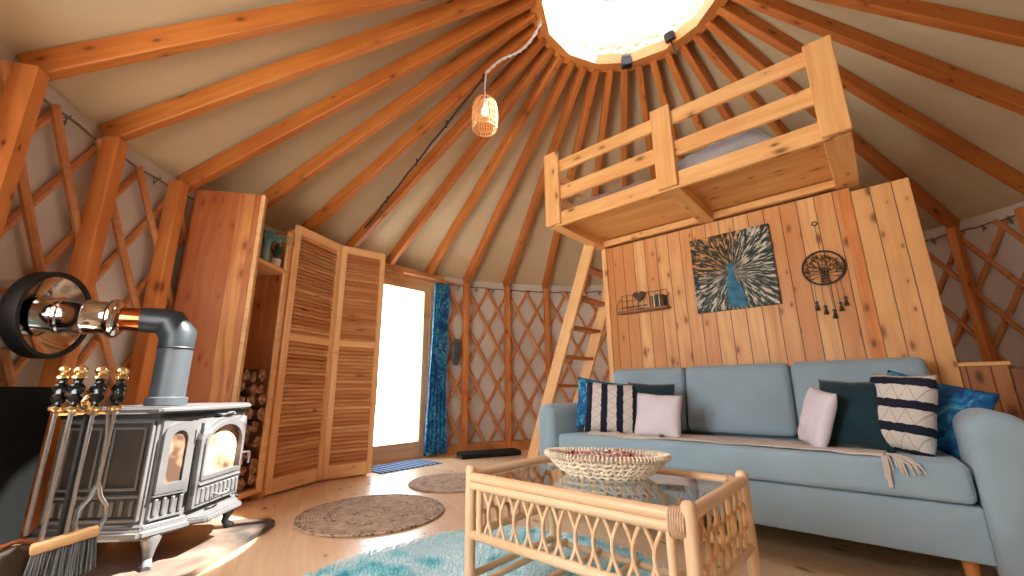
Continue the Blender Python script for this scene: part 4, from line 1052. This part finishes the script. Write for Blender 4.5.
# throw
t = thing('throw_blanket', 'thin beige throw spread over the sofa seat with frayed right end', 'blanket', T(-.7, 2.5, .47))
bm = B(); nx, ny = 90, 26; g = []
X0_, X1_ = -1.28, -.055
for i in range(nx + 1):
    fx = i / nx; r = []; x = X0_ + (X1_ - X0_) * fx
    yf = (2.218 + .03 * min(1, (X1_ - x) / .2) + .03 * min(1, max(0, (X1_ - x - .2) / .35))) + .006 * math.sin(fx * 33) + .02 * noise.noise(V((fx * 9, 0, 0)))
    for j in range(ny + 1):
        fy = j / ny; y = yf + (2.84 - yf) * fy
        z = .4575 - .03 * max(0, min(1, (y - 2.25) / .6)) + .003 * noise.noise(V((x * 14, y * 14, 0)))
        e = 2.245 - y
        if e > 0: z -= e * e * 14
        r.append(bm.verts.new((x, y, z)))
    g.append(r)
for A, Bq in zip(g, g[1:]):
    for j in range(ny): bm.faces.new((A[j], A[j + 1], Bq[j + 1], Bq[j]))
o = wobj('cloth', bm, THROW, t, smooth='all'); so = o.modifiers.new('t', 'SOLIDIFY'); so.thickness = .004
bm = B(); rnd = random.Random(2)
for i in range(40):
    k = i < 18; x = X1_ + (rnd.uniform(-.012, .004) if k else rnd.uniform(0, .03)); y = 2.24 + (0 if k else rnd.uniform(0, .05))
    dx = 0 if k else rnd.uniform(.0, .08); hang = rnd.uniform(.06, .09) if k else rnd.uniform(.0, .045)
    tube(bm, [V((x, y, .462)), V((x + dx * .5, 2.215, .459)), V((x + dx * .8, 2.200, .44)), V((x + dx, 2.198, .44 - hang))], .0022, 5)
wobj('fringe', bm, THROW, t)
bm = B(); lumpP = []
pts = [V((-1.42 + .42 * f, 2.34 + .04 * math.sin(f * 7), .452)) for f in [i / 20 for i in range(21)]]
g = []
for i, p in enumerate(pts):
    g.append([bm.verts.new(p + V((0, -.07 + .14 * k / 8, .018 * math.sin(PI * k / 8) * (0.5 + .5 * math.sin(i * .9 + k * .4)) + .004))) for k in range(9)])
for A, Bq in zip(g, g[1:]):
    for j in range(8): bm.faces.new((A[j], A[j + 1], Bq[j + 1], Bq[j]))
o = obj('crumpled_cloth', bm, THROW, smooth='all'); tag(o, 'small crumpled beige cloth lying at the left end of the sofa seat', 'cloth'); so = o.modifiers.new('t', 'SOLIDIFY'); so.thickness = .006

# pillows
def pillow(w_, h_, th, n=22, pinch=.06):
    bm = B(); top = []; bot = []
    for i in range(n + 1):
        rt, rb = [], []
        for j in range(n + 1):
            a, b = i / n * 2 - 1, j / n * 2 - 1
            k = max(0, (1 - a ** 4) * (1 - b ** 4)) ** .55
            x = w_ / 2 * a * (1 - pinch * (1 - abs(b)) * abs(a) ** 2 * 1.0 - .0)
            z = h_ / 2 * b * (1 - pinch * (1 - abs(a)) * abs(b) ** 2 * 1.0)
            wr = .004 * noise.noise(V((a * 3, b * 3, w_ * 40)))
            rt.append(bm.verts.new((x, -(th / 2) * k + wr * k, z)))
            rb.append(rt[-1] if abs(a) == 1 or abs(b) == 1 else bm.verts.new((x, (th / 2) * k, z)))
        top.append(rt); bot.append(rb)
    for i in range(n):
        for j in range(n):
            bm.faces.new((top[i][j], top[i + 1][j], top[i + 1][j + 1], top[i][j + 1]))
            try: bm.faces.new((bot[i][j], bot[i][j + 1], bot[i + 1][j + 1], bot[i + 1][j]))
            except ValueError: pass
    return bm
def striped(name, axis, per, ph, navy_w):
    s = NT(name); sp = s.n('ShaderNodeSeparateXYZ', i={0: s.coords()})
    wv = s.n('ShaderNodeTexNoise', i={'Vector': s.coords(), 'Scale': 45.0, 'Detail': 1.0}).outputs[0]
    f_ = s.math('FRACT', s.math('ADD', s.math('DIVIDE', s.math('ADD', sp.outputs[axis], s.math('MULTIPLY', wv, .012)), per), ph))
    m = s.math('GREATER_THAN', f_, 1 - navy_w)
    # zigzag relief thread on the white stripes
    zz = s.math('ABSOLUTE', s.math('SUBTRACT', s.math('FRACT', s.math('MULTIPLY', sp.outputs[2 - axis], 16.0)), .5))
    ln = s.math('LESS_THAN', s.math('ABSOLUTE', s.math('SUBTRACT', s.math('MULTIPLY', f_, 1.0 / (1 - navy_w)), s.math('MULTIPLY', zz, 2.0))), .06)
    wh = s.mix(s.math('MULTIPLY', ln, .5), lin((214, 206, 198)), lin((120, 116, 116)))
    s.l(s.mix(m, wh, lin((20, 26, 48))), s.b.inputs['Base Color']); s.b.inputs['Roughness'].default_value = .95
    s.bump(wv, .5, .006)
    return s.m
def place_pillow(nm, lab, w_, h_, th, mat, x, y, z, rz, rx, ry=0, trim=None):
    M = T(x, y, z) @ RZ(math.radians(rz)) @ RX(math.radians(rx)) @ RY(math.radians(ry))
    o = obj(nm, pillow(w_, h_, th), mat, None, M, smooth='all'); tag(o, lab, 'cushion', 'scatter cushions on the sofa'); return o
ST1 = striped('navy_white_stripe_vertical', 0, .098, .30, .42); ST2 = striped('navy_white_stripe_wide', 2, .100, .45, .36)
place_pillow('scatter_cushion', 'blue tropical print cushion with a corner up, leftmost on the sofa', .35, .35, .11, TROP, -1.49, 2.60, .615, 42, -20, 10)
place_pillow('scatter_cushion', 'navy and white striped cushion at the left end of the sofa', .36, .33, .12, ST1, -1.365, 2.52, .598, 30, -18, 5)
place_pillow('scatter_cushion', 'dark teal cushion between the striped and pale grey ones at the left', .30, .33, .09, TEAL, -1.16, 2.62, .598, 12, -18, 3)
place_pillow('scatter_cushion', 'small plain pale grey cushion leaning in front at the left', .27, .26, .09, PGREY, -1.06, 2.50, .563, 10, -18, 4)
place_pillow('scatter_cushion', 'plain pale grey cushion tilted against the dark teal one at the right', .23, .28, .075, PGREY, -.285, 2.52, .574, -58, -16, 10)
place_pillow('scatter_cushion', 'dark teal cushion between the pale and the striped ones at the right', .28, .32, .09, TEAL, -.145, 2.565, .594, -14, -14, 3)
place_pillow('scatter_cushion', 'navy and white cushion with horizontal stripes at the right end', .26, .34, .12, ST2, .018, 2.53, .606, -36, -14, 4)
place_pillow('scatter_cushion', 'blue tropical print cushion squeezed beside the right arm', .38, .30, .09, TROP, .115, 2.67, .60, -24, -12, 18)

# ------------------------------------------------------------------ coffee table
TX0, TX1, TY0, TY1, TZ = -1.15, -.40, 1.07, 1.55, .45
t = thing('rattan_coffee_table', 'rattan and glass coffee table with looped cane sides', 'coffee table', T((TX0 + TX1) / 2, (TY0 + TY1) / 2, 0))
for x in (TX0, TX1):
    for y in (TY0, TY1):
        M = align((x, y, 0), (x, y, 1)); bm = B(); tube(bm, [(0, 0, 0), (.2, 0, 0), (.45, 0, 0), (.458, 0, 0), (.462, 0, 0)], [.018, .018, .018, .0145, .007], 16); obj('leg', bm, RATTAN, t, M, smooth=True)
def cane(nm, a, b, r, n=12): return rod(nm, a, b, r, RATTAN, t, n)
for z, r in ((.425, .0165), (.398, .0145), (.245, .0145)):
    for y in (TY0, TY1): cane('long_rail', (TX0, y, z), (TX1, y, z), r)
for z, r in ((.432, .0165), (.245, .0135), (.12, .012)):
    for x in (TX0, TX1): cane('short_rail', (x, TY0, z), (x, TY1, z), r)
for y in (TY0, TY1): 
    for x in (TX0 + .045, TX1 - .05): cane('upright', (x, y, .25), (x, y, .42), .011)
# front and back cane loops
def wave(bm, x0, x1, y, z0, z1, n, r=.0048):
    st = (x1 - x0) / n; zm = (z0 + z1) / 2
    for k in range(n + 1):
        for s_ in (1, -1):
            pts = []
            for i in range(13):
                f_ = i / 12; z = z1 + (z0 - z1) * f_
                # starts on a rail, bulges to the neighbour at mid height and comes back
                w_ = math.sin(PI * f_) ** 1.1
                x = x0 + st * k + s_ * (st * .10 + st * .40 * w_)
                if x < x0 - .002 or x > x1 + .002: pts = None; break
                pts.append(V((x, y + s_ * .003, z)))
            if pts: yield pts
for y in (TY0, TY1):
    n = 0
    for pts in wave(None, TX0 + .06, TX1 - .065, y, .25, .385, 11): 
        bm = B(); tube(bm, pts, .0055, 7); wobj('cane_loop', bm, RATTAN, t, smooth=True)
# end panels made of rings
for x in (TX0, TX1):
    for i in range(7):
        for j in range(3):
            cy_ = TY0 + .045 + (TY1 - TY0 - .09) * (i + (.5 if j % 2 else 0)) / 6.5; cz_ = .275 + .062 * j
            if cy_ > TY1 - .03: continue
            bm = B(); tube(bm, [V((x, cy_ + .031 * math.cos(2 * PI * k / 18), cz_ + .036 * math.sin(2 * PI * k / 18))) for k in range(18)], .0055, 7, closed=True); wobj('cane_ring', bm, RATD, t, smooth=True)
for x in (TX0 + .015, TX1 - .045):
    for y in (TY0, TY1):
        bm = B()
        for k in range(7):
            xx = x + k * .006
            tube(bm, [V((xx, y + .020 * math.cos(2 * PI * q / 16), .410 + .033 * math.sin(2 * PI * q / 16))) for q in range(16)], .0034, 6, closed=True)
        if x > -.8: wobj('cane_binding', bm, BIND, t, smooth=True)
        else: bm.free()
for k in range(5):
    cane('lower_shelf_bar', (TX0 + .06 + k * .155, TY0, .118), (TX0 + .06 + k * .155, TY1, .118), .011)
for y in (TY0, TY1): cane('long_rail', (TX0, y, .105), (TX1, y, .105), .012)
s = NT('smoked_table_glass'); tr = s.n('ShaderNodeBsdfTransparent', i={0: (0.88, 0.875, 0.86, 1)}); gl = s.n('ShaderNodeBsdfGlossy', i={'Roughness': 0.02})
lw = s.n('ShaderNodeFresnel', i={0: 1.5}); bf = s.n('ShaderNodeNewGeometry').outputs['Backfacing']; mx = s.n('ShaderNodeMixShader', i={0: s.math('MULTIPLY', s.math('ADD', .22, lw.outputs[0]), s.math('SUBTRACT', 1.0, bf)), 1: tr.outputs[0], 2: gl.outputs[0]}); s.l(mx.outputs[0], s.out.inputs[0])
bm = B(); box(bm, TX0 + .012, TX1 - .012, TY0 + .012, TY1 - .012, .424, .430); wobj('glass_top', bm, s.m, t)

# woven bowl basket
BC = V((-.780, 1.36, .431))
t = thing('woven_basket', 'shallow oval cream cord basket holding dried flowers on the coffee table', 'basket', T(BC) @ RZ(math.radians(19)))
bm = B(); nR = 5
def brad(f_): return (.135 + .072 * f_ ** .8, .068 + .038 * f_ ** .8, .004 + .058 * f_)
for q in range(nR):
    f_ = q / (nR - 1); a_, b_, z_ = brad(f_)
    tube(bm, [V((a_ * math.cos(2 * PI * k / 56), b_ * math.sin(2 * PI * k / 56), z_ + .003 * (-1) ** k)) for k in range(56)], .0050, 6, closed=True)
for k in range(40):
    an = 2 * PI * k / 40
    for s_ in (1, -1):
        tube(bm, [V((brad(f_)[0] * math.cos(an + s_ * f_ * .14) * 1.01, brad(f_)[1] * math.sin(an + s_ * f_ * .14) * 1.01, brad(f_)[2])) for f_ in (0, .25, .5, .75, 1)], .0040, 5)
obj('cord_wall', bm, CREAM, t, smooth=True)
bm = B(); a_, b_, z_ = brad(1.0)
for k in range(96):
    an = 2 * PI * k / 96; c_ = V((a_ * math.cos(an), b_ * math.sin(an), z_ + .004)); rr2 = V((math.cos(an), math.sin(an), 0))
    tube(bm, [c_ + rr2 * .010 * math.cos(q * PI / 3) + V((0, 0, .009 * math.sin(q * PI / 3))) + V((-rr2.y, rr2.x, 0)) * .002 * q / 3 for q in range(6)], .0036, 5, closed=True)
obj('rolled_rim', bm, CREAM, t, smooth=True)
bm = B(); lathe(bm, [(0, .003), (1, .004), (1.0, .008), (0, .008)], 40, Matrix.Diagonal((.135, .07, 1, 1))); obj('base', bm, CREAM, t)
FL = {'dusty pink': plain('dusty_pink_petals', (196, 132, 132), .8, var=.3, scale=60), 'crimson': plain('crimson_petals', (168, 48, 60), .8, var=.3, scale=60)}
FL2 = plain('pale_pink_petals', (226, 200, 188), .8, var=.2, scale=60)
rnd = random.Random(21)
fl = B(); fr_ = B(); fp = B()
for i in range(520):
    a = rnd.uniform(0, 2 * PI); r = math.sqrt(rnd.random()); x = .175 * r * math.cos(a); y = .082 * r * math.sin(a); z = .047 + .022 * (1 - r * r) + rnd.uniform(-.006, .012)
    tgt = fr_ if (-.15 < x < -.09 and i % 3) or (x > .09 and i % 4 == 0) else (fl if (i % 3 == 0 or x > .05 and i % 2) else fp)
    M = T(x, y, z) @ RZ(rnd.uniform(0, 6)) @ RX(rnd.uniform(-1, 1)) @ Matrix.Diagonal((1, .8, .35, 1))
    bmesh.ops.create_icosphere(tgt, subdivisions=1, radius=rnd.uniform(.005, .010), matrix=M)
pm = T(BC) @ RZ(math.radians(19))
for bm_, mt_, lb_ in ((fl, FL['dusty pink'], 'dusty pink dried petals heaped in the woven basket'), (fp, FL2, 'pale pink dried petals mixed through the woven basket'), (fr_, FL['crimson'], 'crimson dried petals at the ends of the woven basket')):
    tag(obj('dried_petals', bm_, mt_, None, pm), lb_, 'dried flowers', kind='stuff')

# ------------------------------------------------------------------ rugs and floor things
def round_rug(c, r, lab, ph):
    s = NT('jute_rug_%d' % ph); sp = s.n('ShaderNodeSeparateXYZ', i={0: s.coords()})
    rd = s.math('SQRT', s.math('ADD', s.math('MULTIPLY', sp.outputs[0], sp.outputs[0]), s.math('MULTIPLY', sp.outputs[1], sp.outputs[1])))
    an = s.math('ARCTAN2', sp.outputs[1], sp.outputs[0])
    braid = s.math('ABSOLUTE', s.math('SINE', s.math('MULTIPLY', rd, PI / .018)))
    vo = s.n('ShaderNodeTexVoronoi', i={'Vector': s.coords(), 'Scale': 34.0}).outputs['Distance']
    nz = s.n('ShaderNodeTexNoise', i={'Vector': s.coords(), 'Scale': 22.0, 'Detail': 3.0}).outputs[0]
    ringm = s.math('LESS_THAN', s.math('ABSOLUTE', s.math('SUBTRACT', s.math('FRACT', s.math('MULTIPLY', rd, 1 / .16)), .55)), .16)
    hole = s.math('MULTIPLY', s.math('LESS_THAN', vo, .33), ringm)
    c_ = s.ramp(nz, [(.3, lin((166, 140, 118))), (.7, lin((208, 184, 160)))])
    c_ = s.mix(s.math('MULTIPLY', s.math('SUBTRACT', 1.0, braid), .35), c_, lin((120, 96, 76))); c_ = s.mix(s.math('MULTIPLY', hole, .8), c_, lin((66, 50, 40)))
    s.l(c_, s.b.inputs['Base Color']); s.b.inputs['Roughness'].default_value = .95; s.bump(s.math('ADD', braid, s.math('MULTIPLY', vo, .8)), .7, .006)
    bm = B(); pr = [(0, .002), (r - .004, .002), (r, .006), (r - .004, .012), (0, .012)]; lathe(bm, pr, 80)
    for v in bm.verts:
        if v.co.x or v.co.y:
            k = 1 + .012 * noise.noise(V((v.co.x * 5, v.co.y * 5, ph))); v.co.x *= k; v.co.y *= k
    tag(obj('jute_rug', bm, s.m, None, T(c), smooth=True), lab, 'rug')
round_rug(V((-2.47, 1.49, 0)), .43, 'round braided jute rug on the open floor in front of the wardrobe', 1)
round_rug(V((-2.74, 2.37, 0)), .36, 'round braided jute rug farther back, partly behind the coffee table', 2)
# striped doormat
s = NT('blue_striped_weave'); sp = s.n('ShaderNodeSeparateXYZ', i={0: s.coords()})
nz = s.n('ShaderNodeTexNoise', i={'Vector': s.coords(), 'Scale': 60.0}).outputs[0]
f_ = s.math('FRACT', s.math('ADD', s.math('MULTIPLY', sp.outputs[1], 17.0), s.math('MULTIPLY', nz, .3)))
s.l(s.ramp(f_, [(.0, lin((30, 74, 128))), (.42, lin((40, 92, 146))), (.5, lin((150, 176, 196))), (.72, lin((170, 186, 200))), (.8, lin((24, 50, 92)))]), s.b.inputs['Base Color']); s.b.inputs['Roughness'].default_value = .95
bm = B(); box(bm, -.20, .20, -.35, .35, .001, .010, bev=.003)
tag(obj('doormat', bm, s.m, None, T(-3.72, 2.53, 0)), 'blue and white striped mat on the floor at the glass door', 'doormat')
# black floor pad
bm = B(); box(bm, -.35, .35, -.12, .12, 0.001, .055, bev=.02, seg=3); 
for v in bm.verts: v.co.z += .006 * noise.noise(V((v.co.x * 8, v.co.y * 8, 0))) if v.co.z > .02 else 0
tag(obj('floor_pad', bm, PADB, None, T(-3.49, 3.52, 0) @ RZ(math.radians(63)), smooth=True), 'flat black pad on the floor below the back lattice', 'pad')

# turquoise shag rug
out = [(-1.80, .62), (-1.88, .95), (-1.86, 1.25), (-1.82, 1.50), (-1.70, 1.72), (-1.5, 1.86), (-1.2, 1.92), (-.92, 1.88), (-.7, 1.74), (-.5, 1.6), (-.36, 1.35), (-.3, 1.0), (-.42, .66), (-.75, .45), (-1.2, .38), (-1.6, .44)]
def inside(x, y):
    c_ = False; j = len(out) - 1
    for i in range(len(out)):
        xi, yi = out[i]; xj, yj = out[j]
        if (yi > y) != (yj > y) and x < (xj - xi) * (y - yi) / (yj - yi) + xi: c_ = not c_
        j = i
    return c_
s = NT('turquoise_shag'); co = s.coords()
nz = s.n('ShaderNodeTexNoise', i={'Vector': co, 'Scale': 3.4, 'Detail': 4.0, 'Distortion': 1.2}).outputs[0]
s.l(s.ramp(nz, [(.34, lin((84, 190, 204))), (.42, lin((150, 220, 230))), (.49, lin((206, 234, 242))), (.7, lin((222, 240, 244)))]), s.b.inputs['Base Color']); s.b.inputs['Roughness'].default_value = .95
t = thing('shag_rug', 'fluffy turquoise and white shag rug under the coffee table', 'rug', T(-1.15, 1.15, 0))
bm = B(); NR = 14; rows = []; cc = V((-1.15, 1.15, 0)); no = 96
def outl(k):
    f_ = k / no * len(out); i = int(f_); g_ = f_ - i; P_ = [V((*out[(i + q) % len(out)], 0)) for q in (-1, 0, 1, 2)]
    return 0.5 * ((2 * P_[1]) + (P_[2] - P_[0]) * g_ + (2 * P_[0] - 5 * P_[1] + 4 * P_[2] - P_[3]) * g_ * g_ + (3 * P_[1] - P_[0] - 3 * P_[2] + P_[3]) * g_ ** 3)
cv = bm.verts.new(cc + V((0, 0, .014)))
for j in range(1, NR + 1):
    rows.append([bm.verts.new(cc.lerp(outl(k), j / NR) + V((0, 0, .014 + .004 * noise.noise(V((k * .5, j * .7, 0))) if j < NR else .002))) for k in range(no)])
for k in range(no): bm.faces.new((cv, rows[0][k], rows[0][(k + 1) % no]))
for A, Bq in zip(rows, rows[1:]):
    for k in range(no): bm.faces.new((A[k], Bq[k], Bq[(k + 1) % no], A[(k + 1) % no]))
wobj('backing', bm, s.m, t, smooth='all')
rnd = random.Random(8); vt = []; fc = []
cnt = 0
while cnt < 26000:
    x = rnd.uniform(-2.05, -.28); y = rnd.uniform(.36, 1.95)
    if not inside(x, y): continue
    cnt += 1
    a = rnd.uniform(0, 2 * PI) * .4 + 3.0 * noise.noise(V((x * 3, y * 3, 5))); l = rnd.uniform(.012, .026); dx, dy = math.cos(a) * l, math.sin(a) * l; sx_, sy_ = -math.sin(a) * .0022, math.cos(a) * .0022
    b0 = len(vt)
    vt += [(x - sx_, y - sy_, .010), (x + sx_, y + sy_, .010), (x + dx * .5 + sx_, y + dy * .5 + sy_, .024), (x + dx * .5 - sx_, y + dy * .5 - sy_, .024), (x + dx, y + dy, .022)]
    fc += [(b0, b0 + 1, b0 + 2, b0 + 3), (b0 + 3, b0 + 2, b0 + 4)]
me = bpy.data.meshes.new('pile'); me.from_pydata([(a - (-1.15), b - 1.15, c) for a, b, c in vt], [], fc); me.materials.append(s.m)
o = bpy.data.objects.new('pile', me); link(o, t, W[t]); o['kind'] = 'stuff'

# distant winter shrubs outside the glass door
for k, (x, y, h) in enumerate(((-13, 6.8, 1.5), (-15, 8.6, 1.9))):
    bm = B(); rnd = random.Random(k)
    for i in range(26):
        a = rnd.uniform(0, 2 * PI); l = h * rnd.uniform(.5, 1); p = V((0, 0, 0)); pts = [p]
        for q in range(4): p = p + V((math.cos(a) * .16 * h * rnd.random(), math.sin(a) * .16 * h * rnd.random(), l / 4)); pts.append(p)
        tube(bm, pts, [.03, .025, .02, .012, .005], 5)
    tag(obj('bare_shrub', bm, plain('shrub_twig', (150, 136, 120), .9), None, T(x, y, -.22)), ('nearer' if k == 0 else 'farther') + ' pale bare shrub outdoors beyond the glass door', 'shrub')
